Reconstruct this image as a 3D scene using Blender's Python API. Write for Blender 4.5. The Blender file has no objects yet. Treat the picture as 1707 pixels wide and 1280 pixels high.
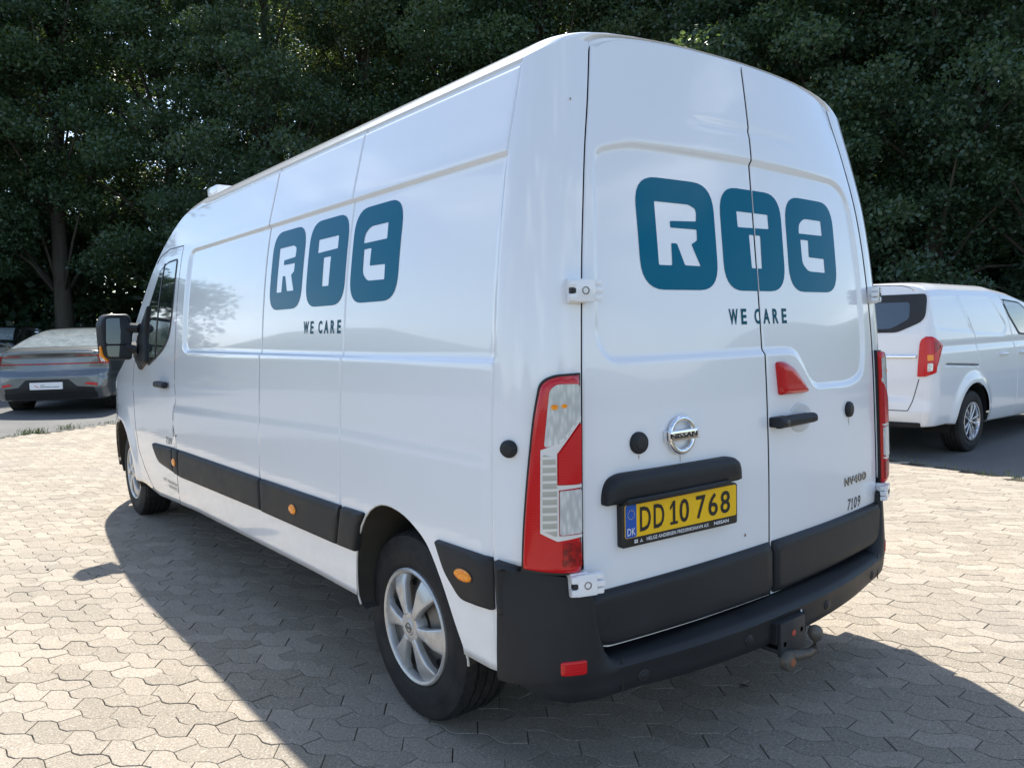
import bpy, bmesh, math, random
import numpy as np
from mathutils import Vector, Matrix
from mathutils.geometry import delaunay_2d_cdt
random.seed(7); RNG = np.random.default_rng(11)
PI = math.pi
sc = bpy.context.scene
COL = sc.collection

# ------------------------------------------------------------------ camera
CAM = (-2.40082, -1.63132, 1.44096); YAW, PIT, ROLL, FPX = 0.66881, -0.07296, -0.02449, 1287.825
f_ = Vector((math.sin(YAW)*math.cos(PIT), math.cos(YAW)*math.cos(PIT), math.sin(PIT)))
r_ = Vector((math.cos(YAW), -math.sin(YAW), 0)); u_ = r_.cross(f_)
r2 = r_*math.cos(ROLL)+u_*math.sin(ROLL); u2 = -r_*math.sin(ROLL)+u_*math.cos(ROLL)
cam = bpy.data.cameras.new('camera'); co = bpy.data.objects.new('camera', cam); COL.objects.link(co)
co.matrix_world = Matrix(((r2.x, u2.x, -f_.x, CAM[0]), (r2.y, u2.y, -f_.y, CAM[1]), (r2.z, u2.z, -f_.z, CAM[2]), (0, 0, 0, 1)))
cam.sensor_width = 36; cam.sensor_fit = 'HORIZONTAL'; cam.lens = FPX/1707*36; cam.clip_end = 2000; cam.clip_start = .05
sc.camera = co

# ------------------------------------------------------------------ light
SUN = Vector((.245, .58, 1)).normalized()
SUN_EL = math.asin(SUN.z); SUN_AZ = math.atan2(SUN.x, SUN.y)
sd = bpy.data.lights.new('sun', 'SUN'); sd.energy = 4.9; sd.angle = math.radians(.8); sd.color = (1, .955, .88)
so = bpy.data.objects.new('sun', sd); COL.objects.link(so)
so.rotation_euler = SUN.to_track_quat('Z', 'Y').to_euler()
wd = bpy.data.worlds.new('World'); sc.world = wd; wd.use_nodes = True
nt = wd.node_tree; nt.nodes.clear()
def N(t, tp, **k):
    n = t.nodes.new(tp)
    for a, b in k.items(): setattr(n, a, b)
    return n
sky = N(nt, 'ShaderNodeTexSky'); sky.sky_type = 'NISHITA'; sky.sun_disc = False
sky.sun_elevation = SUN_EL; sky.sun_rotation = SUN_AZ; sky.air_density = 1.0; sky.dust_density = .7; sky.ozone_density = 1.8
tc = N(nt, 'ShaderNodeTexCoord'); mp = N(nt, 'ShaderNodeMapping'); mp.inputs['Scale'].default_value = (1.0, 1.0, 2.6)
no = N(nt, 'ShaderNodeTexNoise'); no.inputs['Scale'].default_value = 2.6; no.inputs['Detail'].default_value = 9; no.inputs['Roughness'].default_value = .58; no.inputs['Distortion'].default_value = .25
cr = N(nt, 'ShaderNodeValToRGB'); cr.color_ramp.elements[0].position = .53; cr.color_ramp.elements[1].position = .68
cr.color_ramp.elements[1].color = (.8, .8, .8, 1)
mx = N(nt, 'ShaderNodeMixRGB'); mx.inputs[2].default_value = (7.6, 8.3, 9.4, 1)
bg = N(nt, 'ShaderNodeBackground'); bg.inputs[1].default_value = .13; wo = N(nt, 'ShaderNodeOutputWorld')
L = nt.links.new
L(tc.outputs['Generated'], mp.inputs[0]); L(mp.outputs[0], no.inputs[0]); L(no.outputs[0], cr.inputs[0]); L(cr.outputs[0], mx.inputs[0])
L(sky.outputs[0], mx.inputs[1]); L(mx.outputs[0], bg.inputs[0]); L(bg.outputs[0], wo.inputs[0])
sc.view_settings.view_transform = 'Standard'; sc.view_settings.look = 'None'; sc.view_settings.gamma = 1
sc.view_settings.use_curve_mapping = False; sc.view_settings.exposure = 1.0
sc.render.engine = 'CYCLES'
sc.cycles.max_bounces = 8; sc.cycles.transparent_max_bounces = 8

# ------------------------------------------------------------------ materials
MATS = {}
def mat(name, col=(.5, .5, .5), rough=.5, metal=0, coat=0, spec=.5, build=None, emit=None):
    if name in MATS: return MATS[name]
    m = bpy.data.materials.new(name); m.use_nodes = True; t = m.node_tree
    b = t.nodes['Principled BSDF']
    b.inputs['Base Color'].default_value = (*col, 1); b.inputs['Roughness'].default_value = rough; b.inputs['Metallic'].default_value = metal
    b.inputs['Coat Weight'].default_value = coat; b.inputs['Coat Roughness'].default_value = .03; b.inputs['Specular IOR Level'].default_value = spec
    if build: build(t, b)
    MATS[name] = m; return m
def objcoord(t, scale=1.0):
    c = N(t, 'ShaderNodeTexCoord'); m = N(t, 'ShaderNodeMapping'); m.inputs['Scale'].default_value = (scale,)*3 if not isinstance(scale, tuple) else scale
    t.links.new(c.outputs['Object'], m.inputs[0]); return m.outputs[0]
def noise(t, scale, detail=4, rough=.6, vec=None):
    n = N(t, 'ShaderNodeTexNoise'); n.inputs['Scale'].default_value = scale; n.inputs['Detail'].default_value = detail; n.inputs['Roughness'].default_value = rough
    t.links.new(vec or objcoord(t), n.inputs[0]); return n.outputs[0]
def ramp(t, fac, stops):
    r = N(t, 'ShaderNodeValToRGB'); e = r.color_ramp.elements
    while len(e) < len(stops): e.new(.5)
    for i, (p, c) in enumerate(stops):
        e[i].position = p; e[i].color = (*c, 1) if isinstance(c, tuple) else (c, c, c, 1)
    t.links.new(fac, r.inputs[0]); return r.outputs[0]
def bump(t, b, h, strength, dist=.002):
    n = N(t, 'ShaderNodeBump'); n.inputs['Strength'].default_value = strength; n.inputs['Distance'].default_value = dist
    t.links.new(h, n.inputs['Height']); t.links.new(n.outputs[0], b.inputs['Normal'])
def mixc(t, fac, a, b, mode='MIX'):
    m = N(t, 'ShaderNodeMixRGB', blend_type=mode)
    for i, v in enumerate((fac, a, b)):
        if hasattr(v, 'links') or hasattr(v, 'is_linked'): t.links.new(v, m.inputs[i])
        elif isinstance(v, tuple): m.inputs[i].default_value = (*v, 1)
        else: m.inputs[i].default_value = v
    return m.outputs[0]

def b_paint(t, b):
    n = noise(t, 1.1, 5, .6); n2 = noise(t, 12, 4, .65)
    g = N(t, 'ShaderNodeNewGeometry'); s = N(t, 'ShaderNodeSeparateXYZ'); t.links.new(g.outputs['Position'], s.inputs[0])
    low = ramp(t, s.outputs[2], [(.30, 1.0), (.75, 0.0)])
    d1 = ramp(t, n, [(.45, .0), (.8, .10)])
    m1 = N(t, 'ShaderNodeMath', operation='MULTIPLY'); t.links.new(low, m1.inputs[0]); t.links.new(ramp(t, n2, [(.35, .15), (.7, .5)]), m1.inputs[1])
    m2 = N(t, 'ShaderNodeMath', operation='ADD'); t.links.new(m1.outputs[0], m2.inputs[0]); t.links.new(d1, m2.inputs[1])
    t.links.new(mixc(t, m2.outputs[0], (.83, .84, .85), (.60, .58, .54)), b.inputs['Base Color'])
    w = noise(t, 1.6, 2, .5); bump(t, b, w, .07, .02)
white = mat('white_paint', (.8, .81, .82), .18, 0, .85, .5, b_paint)
def b_plast(t, b):
    n = noise(t, 420, 2, .5); n2 = noise(t, 5, 5, .65)
    t.links.new(mixc(t, ramp(t, n2, [(.35, .0), (.75, .8)]), (.0070, .0088, .0115), (.022, .024, .026)), b.inputs['Base Color'])
    t.links.new(ramp(t, n2, [(.3, .46), (.7, .62)]), b.inputs['Roughness']); bump(t, b, n, .25, .0006)
plastic = mat('black_plastic', (.02, .02, .022), .5, 0, 0, .4, b_plast)
def b_rub(t, b):
    n2 = noise(t, 9, 5, .7)
    t.links.new(mixc(t, ramp(t, n2, [(.4, .0), (.75, 1.0)]), (.014, .014, .015), (.035, .033, .030)), b.inputs['Base Color'])
rubber = mat('tyre_rubber', (.015, .015, .016), .75, 0, 0, .3, b_rub)
black = mat('matte_black', (.008, .008, .009), .8)
seal = mat('seal_black', (.012, .012, .013), .5)
def b_cover(t, b):
    n2 = noise(t, 22, 5, .7)
    t.links.new(mixc(t, ramp(t, n2, [(.45, .0), (.8, .55)]), (.56, .56, .55), (.30, .24, .18)), b.inputs['Base Color'])
cover = mat('wheel_cover_silver', (.5, .5, .5), .36, .55, 0, .5, b_cover)
steel = mat('dull_steel', (.20, .185, .165), .5, .6)
chrome = mat('chrome', (.78, .79, .8), .08, 1)
rust = mat('rusty_cap', (.30, .10, .04), .7)
def b_tow(t, b):
    n2 = noise(t, 60, 5, .7)
    t.links.new(mixc(t, ramp(t, n2, [(.4, .0), (.7, 1.0)]), (.10, .10, .09), (.17, .12, .08)), b.inputs['Base Color'])
towm = mat('greasy_steel', (.1, .1, .09), .5, .4, 0, .5, b_tow)
def b_lens(t, b):
    w = N(t, 'ShaderNodeTexWave'); w.inputs['Scale'].default_value = 42; w.bands_direction = 'Z'; w.inputs['Distortion'].default_value = 1.2
    t.links.new(objcoord(t), w.inputs[0])
    t.links.new(mixc(t, w.outputs[1], (.50, .002, .006), (.62, .004, .009)), b.inputs['Base Color'])
red = mat('red_lens', (.6, .005, .01), .22, 0, .35, .4, b_lens)
dred = mat('dark_red_lens', (.30, .004, .008), .22, 0, .35, .4, lambda t, b: t.links.new(mixc(t, ramp(t, noise(t, 60, 4), [(.4, 0.), (.65, 1.)]), (.16, .003, .005), (.48, .006, .010)), b.inputs['Base Color']))
def b_clear(t, b):
    v = N(t, 'ShaderNodeTexVoronoi'); v.inputs['Scale'].default_value = 55; v.feature = 'F1'; t.links.new(objcoord(t, (1.6, 1.6, .5)), v.inputs[0])
    t.links.new(mixc(t, ramp(t, v.outputs[0], [(.10, 0.), (.7, 1.)]), (.78, .80, .78), (.56, .57, .56)), b.inputs['Base Color'])
clear = mat('clear_lens', (.5, .5, .5), .10, .2, .6, .6, b_clear)
def b_stripe(t, b):
    s = N(t, 'ShaderNodeSeparateXYZ'); t.links.new(objcoord(t), s.inputs[0])
    m = N(t, 'ShaderNodeMath', operation='MULTIPLY'); m.inputs[1].default_value = 44.; t.links.new(s.outputs[2], m.inputs[0])
    f = N(t, 'ShaderNodeMath', operation='FRACT'); t.links.new(m.outputs[0], f.inputs[0])
    t.links.new(ramp(t, f.outputs[0], [(.0, (.72, .70, .64)), (.28, (.72, .70, .64)), (.36, (.40, .39, .33)), (.95, (.44, .43, .37))]), b.inputs['Base Color'])
stripe = mat('ribbed_reflector', (.5, .5, .4), .3, 0, 1, .6, b_stripe)
cream = mat('lamp_divider', (.72, .70, .66), .3, 0, 1)
amber = mat('amber_lens', (.85, .22, .02), .2, 0, .2, .4, lambda t, b: t.links.new(mixc(t, ramp(t, noise(t, 130, 3), [(.4, 0.), (.6, 1.)]), (.85, .20, .004), (1.0, .38, .02)), b.inputs['Base Color']))
teal = mat('teal_vinyl', (.0, .128, .215), .08, 0, 0, .08)
dteal = mat('dark_teal_vinyl', (.0, .085, .125), .25, 0, 0, .1)
greyv = mat('grey_vinyl', (.055, .065, .08), .4)
ink = mat('black_ink', (.012, .012, .012), .4)
yellow = mat('plate_yellow', (.85, .50, .012), .35, 0, .3, .5, lambda t, b: t.links.new(mixc(t, ramp(t, noise(t, 14, 5), [(.4, 0.), (.8, .5)]), (.92, .54, .004), (.72, .42, .01)), b.inputs['Base Color']))
blue = mat('plate_blue', (.01, .09, .42), .35)
wprint = mat('white_print', (.8, .8, .8), .4)
def glassmat(name, col, coat=1, rough=.04):
    return mat(name, col, rough, 0, coat, 1.0)
dglass = glassmat('tinted_glass', (.012, .016, .018))
mglass = mat('mirror_glass', (.35, .38, .42), .02, 1)
greypaint = mat('grey_metallic_paint', (.14, .155, .165), .3, .6, 1)
blackpaint = mat('black_car_paint', (.01, .011, .013), .25, .2, 1)
vanw = mat('van_white_paint', (.78, .79, .8), .28, 0, .9, .5, lambda t, b: bump(t, b, noise(t, 2.0, 2, .5), .05, .02))
alloy = mat('polished_alloy', (.62, .63, .65), .2, .9)
dalloy = mat('dark_alloy', (.10, .10, .11), .3, .8)

# ------------------------------------------------------------------ object helpers
def link(name, me, m=None, parent=None, smooth=True):
    if m is not None:
        if not me.materials: me.materials.append(m)
    o = bpy.data.objects.new(name, me); COL.objects.link(o)
    if smooth and len(me.polygons): me.polygons.foreach_set('use_smooth', [True]*len(me.polygons))
    if parent is not None: o.parent = parent
    return o
def mobj(name, V, F, m, parent=None, smooth=True):
    me = bpy.data.meshes.new(name); me.from_pydata([tuple(v) for v in V], [], [tuple(f) for f in F]); me.validate()
    return link(name, me, m, parent, smooth)
def flat(o, ang=35):
    me = o.data
    me.polygons.foreach_set('use_smooth', [True]*len(me.polygons))
    try: me.set_sharp_from_angle(angle=math.radians(ang))
    except Exception: pass
    return o
def empty(name, loc=(0, 0, 0), rz=0, label=None, cat=None, group=None):
    o = bpy.data.objects.new(name, None); COL.objects.link(o); o.location = loc; o.rotation_euler = (0, 0, rz); o.empty_display_size = .2
    if label: o['label'] = label; o['category'] = cat
    if group: o['group'] = group
    return o
def fix_normals(o):
    bm = bmesh.new(); bm.from_mesh(o.data); bmesh.ops.recalc_face_normals(bm, faces=bm.faces); bm.to_mesh(o.data); bm.free(); return o
class MB:
    def __init__(s): s.V = []; s.F = []
    def add(s, V, F):
        k = len(s.V); s.V += [tuple(v) for v in V]; s.F += [tuple(i+k for i in f) for f in F]; return s
    def box(s, c, d, M=None, bev=0):
        bm = bmesh.new(); bmesh.ops.create_cube(bm, size=1)
        for v in bm.verts: v.co = Vector((v.co.x*d[0], v.co.y*d[1], v.co.z*d[2]))
        if bev: bmesh.ops.bevel(bm, geom=bm.edges[:], offset=bev, segments=2, profile=.7, affect='EDGES')
        for v in bm.verts:
            p = v.co+Vector(c); v.co = (M @ p) if M is not None else p
        bm.verts.index_update(); s.add([v.co.copy() for v in bm.verts], [[v.index for v in f.verts] for f in bm.faces]); bm.free(); return s
    def lathe(s, prof, n=32, M=None, close=True, rfun=None):
        # prof: (r, h) about local Z, M maps to world
        V = []; F = []
        for i in range(n):
            a = 2*PI*i/n
            for j, (r, h) in enumerate(prof):
                rr = r if rfun is None else rfun(r, h, i, j)
                p = Vector((rr*math.cos(a), rr*math.sin(a), h)); V.append((M @ p) if M is not None else p)
        k = len(prof)
        for i in range(n):
            i2 = (i+1) % n
            for j in range(k-1): F.append((i*k+j, i2*k+j, i2*k+j+1, i*k+j+1))
        return s.add(V, F)
    def tube(s, pts, r, n=8, cap=True):
        pts = [Vector(p) for p in pts]; V = []; F = []; rs = r if isinstance(r, (list, tuple)) else [r]*len(pts)
        up = Vector((0, 0, 1)); 
        for i, p in enumerate(pts):
            d = (pts[min(i+1, len(pts)-1)]-pts[max(i-1, 0)]).normalized()
            a = d.cross(up)
            if a.length < .05: a = d.cross(Vector((1, 0, 0)))
            a.normalize(); b = d.cross(a)
            for k in range(n): V.append(p+(a*math.cos(2*PI*k/n)+b*math.sin(2*PI*k/n))*rs[i])
        for i in range(len(pts)-1):
            for k in range(n): F.append((i*n+k, i*n+(k+1) % n, (i+1)*n+(k+1) % n, (i+1)*n+k))
        if cap: F.append(tuple(range(n))[::-1]); F.append(tuple((len(pts)-1)*n+k for k in range(n)))
        return s.add(V, F)
    def build(s, name, m, parent=None, ang=35):
        o = mobj(name, s.V, s.F, m, parent); fix_normals(o); return flat(o, ang)

def inpoly(P, x, y):
    c = False; n = len(P); j = n-1
    for i in range(n):
        xi, yi = P[i]; xj, yj = P[j]
        if (yi > y) != (yj > y) and x < (xj-xi)*(y-yi)/(yj-yi+1e-15)+xi: c = not c
        j = i
    return c
def pdist(P, x, y, near=False):
    best = 1e9; bp = None; n = len(P)
    for i in range(n):
        ax, ay = P[i]; bx, by = P[(i+1) % n]; dx, dy = bx-ax, by-ay; l = dx*dx+dy*dy+1e-18
        t = max(0, min(1, ((x-ax)*dx+(y-ay)*dy)/l)); qx, qy = ax+t*dx, ay+t*dy
        d = (qx-x)**2+(qy-y)**2
        if d < best: best = d; bp = (qx, qy)
    return (math.sqrt(best), bp) if near else math.sqrt(best)
def roundpoly(P, r, k=4):
    # fillet corners of polygon; r scalar or list
    out = []; n = len(P)
    for i in range(n):
        a, b, c = Vector(P[i-1]), Vector(P[i]), Vector(P[(i+1) % n]); rr = r[i] if isinstance(r, (list, tuple)) else r
        u = (a-b); v = (c-b); lu, lv = u.length, v.length
        d = min(rr, lu*.48, lv*.48)
        if d < 1e-4: out.append((b.x, b.y)); continue
        p0 = b+u/lu*d; p2 = b+v/lv*d
        for q in range(k+1):
            t = q/k; p = p0*(1-t)**2+b*2*t*(1-t)+p2*t*t; out.append((p.x, p.y))
    return out
def rrect(cx, cy, w, h, r, k=5):
    return roundpoly([(cx-w/2, cy-h/2), (cx+w/2, cy-h/2), (cx+w/2, cy+h/2), (cx-w/2, cy+h/2)], r, k)
def circ(cx, cy, rx, ry=None, n=24):
    ry = ry or rx; return [(cx+rx*math.cos(2*PI*i/n), cy+ry*math.sin(2*PI*i/n)) for i in range(n)]
def patch(name, fn, outer, m, parent=None, holes=(), step=.03, off=.001, base=None, bev=0, cuts=(), cutw=.004, skirt=None):
    """fn(a,b,off)->xyz. A sheet following the surface; base not None gives it thickness down to that offset."""
    pts = []; edges = []
    def ring(P):
        k = len(pts); pts.extend(P); n = len(P); edges.extend([(k+i, k+(i+1) % n) for i in range(n)])
    dens = []
    for P in [outer]+list(holes):
        Q = []
        for i in range(len(P)):
            a = P[i]; b = P[(i+1) % len(P)]; d = math.hypot(b[0]-a[0], b[1]-a[1]); n = max(1, int(d/step+.5))
            for q in range(n): Q.append((a[0]+(b[0]-a[0])*q/n, a[1]+(b[1]-a[1])*q/n))
        dens.append(Q); ring(Q)
    x0 = min(p[0] for p in outer); x1 = max(p[0] for p in outer); y0 = min(p[1] for p in outer); y1 = max(p[1] for p in outer)
    def inside(x, y): return inpoly(outer, x, y) and not any(inpoly(h, x, y) for h in holes)
    def dist(x, y): return min(pdist(q, x, y) for q in [outer]+list(holes))
    mn = max(bev*1.3, step*.3)
    for i in range(1, int((x1-x0)/step)+1):
        for j in range(1, int((y1-y0)/step)+1):
            x, y = x0+i*step, y0+j*step
            if inside(x, y) and dist(x, y) > mn and all(abs(x-c) > cutw*1.5 for c in cuts): pts.append((x, y))
    if bev:
        for Q in dens:
            for i in range(len(Q)):
                a, b, c = Q[i-1], Q[i], Q[(i+1) % len(Q)]
                tx, ty = c[0]-a[0], c[1]-a[1]; l = math.hypot(tx, ty)+1e-12
                for fr in (.35, 1.0):
                    for sg in (1, -1):
                        x, y = b[0]-ty/l*bev*fr*sg, b[1]+tx/l*bev*fr*sg
                        if inside(x, y) and dist(x, y) > bev*fr*.9: pts.append((x, y))
    for c in cuts:
        for s in (-cutw, cutw):
            k = len(pts); n = max(2, int((y1-y0+.02)/step))
            for j in range(n+1): pts.append((c+s, y0-.0101+(y1-y0+.0203)*j/n))
            edges.extend([(k+j, k+j+1) for j in range(n)])
    vs, es, fs, *_ = delaunay_2d_cdt([Vector(p) for p in pts], edges, [], 0, 1e-6)
    F = []
    for f in fs:
        cx = sum(vs[i].x for i in f)/len(f); cy = sum(vs[i].y for i in f)/len(f)
        if inside(cx, cy) and not any(abs(cx-c) < cutw for c in cuts): F.append(list(f))
    V = []
    for v in vs:
        o = off
        if bev:
            d = min(1, dist(v.x, v.y)/bev); lo = (base if base is not None else 0)
            e = min(off-lo, bev); o = off-e*(1-math.sqrt(max(0, 1-(1-d)**2)))*.9
        V.append(fn(v.x, v.y, o))
    if base is not None:
        from collections import Counter
        C = Counter(); D = {}
        for f in F:
            for i in range(len(f)):
                a, b = f[i], f[(i+1) % len(f)]; C[(min(a, b), max(a, b))] += 1; D[(min(a, b), max(a, b))] = (a, b)
        mp_ = {}
        def low(i):
            if i not in mp_:
                mp_[i] = len(V); V.append(fn(vs[i].x, vs[i].y, base))
            return mp_[i]
        for e, c in C.items():
            if c == 1:
                a, b = D[e]; F.append([b, a, low(a), low(b)])
    used = sorted({i for f in F for i in f}); rm = {j: i for i, j in enumerate(used)}
    o = mobj(name, [V[i] for i in used], [[rm[i] for i in f] for f in F], m, parent)
    if base is not None: fix_normals(o); flat(o, 50)
    else:
        o.data.update()
    return o
_fc = {}
def chars(name, L_, fn, x, y, h, m, parent, off=.0015, bold=0, flip=1, shear=0):
    """one mesh of separately spaced letters: [(char, x offset, width)]"""
    V = []; F = []
    for ch, dx, w in L_:
        if ch == '1':
            k = len(V); G = [(.38, .80), (.05, .62), (.0, .74), (.42, 1), (.68, 1), (.68, .12), (1, .12), (1, 0), (.05, 0), (.05, .12), (.38, .12)]
            V += [fn(x+flip*(dx+a*w+shear*b_*h), y+b_*h, off) for a, b_ in G]; F += [(k, k+1, k+2, k+3), (k, k+3, k+4, k+5, k+10), (k+8, k+9, k+10, k+5, k+6, k+7)]; continue
        o = text(name, ch, fn, x+flip*dx, y, w, h, m, None, off, bold, flip, shear); k = len(V)
        V += [v.co[:] for v in o.data.vertices]; F += [tuple(i+k for i in p.vertices) for p in o.data.polygons]; me = o.data; bpy.data.objects.remove(o); bpy.data.meshes.remove(me)
    return mobj(name, V, F, m, parent, False)
def text(name, s, fn, x, y, w, h, m, parent, off=.0015, bold=0, flip=1, shear=0, depth=None):
    """text fitted in a w x h box with lower-left corner (x,y) of the surface chart; flip=-1 runs to decreasing x"""
    cu = bpy.data.curves.new(name, 'FONT'); cu.body = s; cu.size = 1; cu.offset = bold; cu.resolution_u = 3; cu.fill_mode = 'FRONT'
    to = bpy.data.objects.new(name, cu); COL.objects.link(to)
    dg = bpy.context.evaluated_depsgraph_get(); me = bpy.data.meshes.new_from_object(to.evaluated_get(dg))
    bpy.data.objects.remove(to); bpy.data.curves.remove(cu)
    xs = [v.co.x for v in me.vertices]; ys = [v.co.y for v in me.vertices]
    a, b, c, d = min(xs), max(xs), min(ys), max(ys)
    for v in me.vertices:
        px = (v.co.x-a)/(b-a)*w; py = (v.co.y-c)/(d-c)*h; px += shear*py
        v.co = fn(x+flip*px, y+py, off)
    me.name = name; me.materials.clear(); me.materials.append(m)
    return link(name, me, None, parent, False)

# ------------------------------------------------------------------ vehicle shell
def herm(T, v):
    n = len(T)
    if v <= T[0][0]: return T[0][1]+(v-T[0][0])*(T[1][1]-T[0][1])/(T[1][0]-T[0][0])
    if v >= T[-1][0]: return T[-1][1]+(v-T[-1][0])*(T[-1][1]-T[-2][1])/(T[-1][0]-T[-2][0])
    for i in range(n-1):
        if v <= T[i+1][0]: break
    def g(j):
        if j == 0: return (T[1][1]-T[0][1])/(T[1][0]-T[0][0])
        if j == n-1: return (T[-1][1]-T[-2][1])/(T[-1][0]-T[-2][0])
        return (T[j+1][1]-T[j-1][1])/(T[j+1][0]-T[j-1][0])
    h = T[i+1][0]-T[i][0]; t = (v-T[i][0])/h
    return (2*t**3-3*t**2+1)*T[i][1]+(t**3-2*t**2+t)*h*g(i)+(-2*t**3+3*t**2)*T[i+1][1]+(t**3-t**2)*h*g(i+1)
def lin(T, v):
    if v <= T[0][0]: return T[0][1]
    for (a, b), (c, d) in zip(T, T[1:]):
        if v <= c: return b+(d-b)*(v-a)/(c-a)
    return T[-1][1]
def sstep(a, b, x):
    t = max(0, min(1, (x-a)/(b-a))); return t*t*(3-2*t)

class Shell:
    def __init__(s, **k):
        s.Y0 = .22; s.LC = .30; s.xoff = .18; s.exp = .85; s.bow = 2.3; s.zp = .6
        s.D = lambda u, z: 0; s.DR = lambda x, z: 0; s.holes = []; s.crownedge = [(0, 1), (.5, .95), (.75, .84), (.85, .72), (.91, .56), (.95, .38), (.98, .18), (1, 0)]; s.zlift = 0; s.crear = .85
        s.__dict__.update(k); s.zt0 = s.ztop(0); s.zb0 = s.zb(0)
    def xe(s, z): return s.W(z)-s.xoff
    def S(s, side, u, z, off=0, d=True):
        if d: off = off-s.D(u, z)
        if u >= 0:
            return (side*(s.W(z)*s.taper(s.Y0+u)+off), s.Y0+u, z)
        th = min(-u/s.LC, 1)*PI/2; a = s.W(z)-s.xe(z); b = s.Y0-s.ye(z); e = s.exp
        c, n = max(math.cos(th), 0)**e, max(math.sin(th), 0)**e
        return (side*(s.xe(z)+a*c+math.cos(th)*off), s.Y0-b*n-math.sin(th)*off, z)
    def rearY(s, x, z):
        t = min(1, abs(x)/s.xe(z)); return s.yc(z)+(s.ye(z)-s.yc(z))*t**s.bow
    def R(s, x, z, off=0, d=True):
        if d: off = off-s.DR(x, z)
        return (x, s.rearY(x, z)-off, z)
    def zmap(s, u, z):
        y = s.Y0+u if u > 0 else s.Y0
        zb, zt = s.zb(y), s.ztop(y)
        if u < 0: zt = zt+s.zlift*math.sin(min(-u/s.LC, 1)*PI/2)**2
        zp = min(s.zp, zt-.02)
        return zp+(z-s.zp)*(zt-zp)/(s.zt0-s.zp) if z > s.zp else zp-(s.zp-z)*(zp-zb)/(s.zp-s.zb0)
    def strip(s, name, side, us, zs, m, parent, classify=None):
        holes = s.holes if side < 0 or True else []
        nu, nz = len(us), len(zs); P = []; Q = []
        for u in us:
            for z in zs: zz = s.zmap(u, z); Q.append((u, zz))
        keep = {}
        def hole_of(x, y):
            for i, (bb, h) in enumerate(s.hb):
                if bb[0] < x < bb[1] and bb[2] < y < bb[3] and inpoly(h, x, y): return i
            return -1
        s.hb = [((min(p[0] for p in h), max(p[0] for p in h), min(p[1] for p in h), max(p[1] for p in h)), h) for h in holes]
        F = []; cut = set(); hv = {}
        for i in range(nu-1):
            for j in range(nz-1):
                a, b, c, d = i*nz+j, (i+1)*nz+j, (i+1)*nz+j+1, i*nz+j+1
                cx = (Q[a][0]+Q[c][0])/2; cy = (Q[a][1]+Q[c][1])/2
                h = hole_of(cx, cy)
                if h >= 0:
                    for v in (a, b, c, d): hv[v] = h
                    continue
                F.append((a, b, c, d))
        usedv = {v for f in F for v in f}
        for v, h in hv.items():
            if v in usedv:
                _, p = pdist(s.hb[h][1], Q[v][0], Q[v][1], True)
                if Q[v][1] > s.zmap(Q[v][0], s.zb0)+.005: Q[v] = p
        V = [s.S(side, u, z) for u, z in Q]
        k = len(V)
        for i in range(nu):      # sill return
            x, y, z = V[i*nz]; V.append((x-side*.07, y, z-.012))
            if i: 
                if (i-1)*nz in usedv and i*nz in usedv and not (hole_of((Q[i*nz][0]+Q[(i-1)*nz][0])/2, Q[i*nz][1]+.01) >= 0): F.append(((i-1)*nz, i*nz, k+i, k+i-1))
        o = mobj(name, V, F, m, parent)
        return fix_normals(o)
    def roof(s, us, ts, extra=None):
        rows = []
        for u in us:
            zt = s.zmap(u, s.zt0); x, y, z = s.S(-1, u, zt, d=False); xb = -x; row = []
            sn = math.sin(min(-u/s.LC, 1)*PI/2) if u < 0 else 0
            cw = s.crown(s.Y0+max(u, 0)); cw = cw*(1-sn*sn)+sn*sn*cw*s.crear
            for t in ts:
                zz = zt+cw*lin(s.crownedge, abs(t))
                yy = y
                if u < 0: yy = y+(s.rearY(t*s.xe(zt), zz)-s.ye(zt))*sn**2
                elif u < .5: pass
                row.append((t*xb, yy, zz))
            rows.append(row)
        return rows
def rowsmesh(rows):
    V = [p for r in rows for p in r]; n = len(rows[0]); F = []
    for i in range(len(rows)-1):
        for j in range(n-1): F.append((i*n+j, (i+1)*n+j, (i+1)*n+j+1, i*n+j+1))
    return V, F
def archliner(sh, side, hole, depth, m, parent, name='wheel_arch'):
    # wall from the hole edge inwards + back wall
    P = [p for p in hole]; V = []; F = []; n = len(P)
    for (u, z) in P:
        x, y, zz = sh.S(side, u, z, -.001, d=False); V += [(x, y, zz), (x-side*.02, y, zz), (x-side*depth, y, zz)]
    for i in range(n-1):
        for k in (0, 1): F.append((i*3+k, (i+1)*3+k, (i+1)*3+k+1, i*3+k+1))
    F.append(tuple(i*3+2 for i in range(n)))
    o = mobj(name, V, F, m, parent); fix_normals(o); return flat(o, 40)

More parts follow.
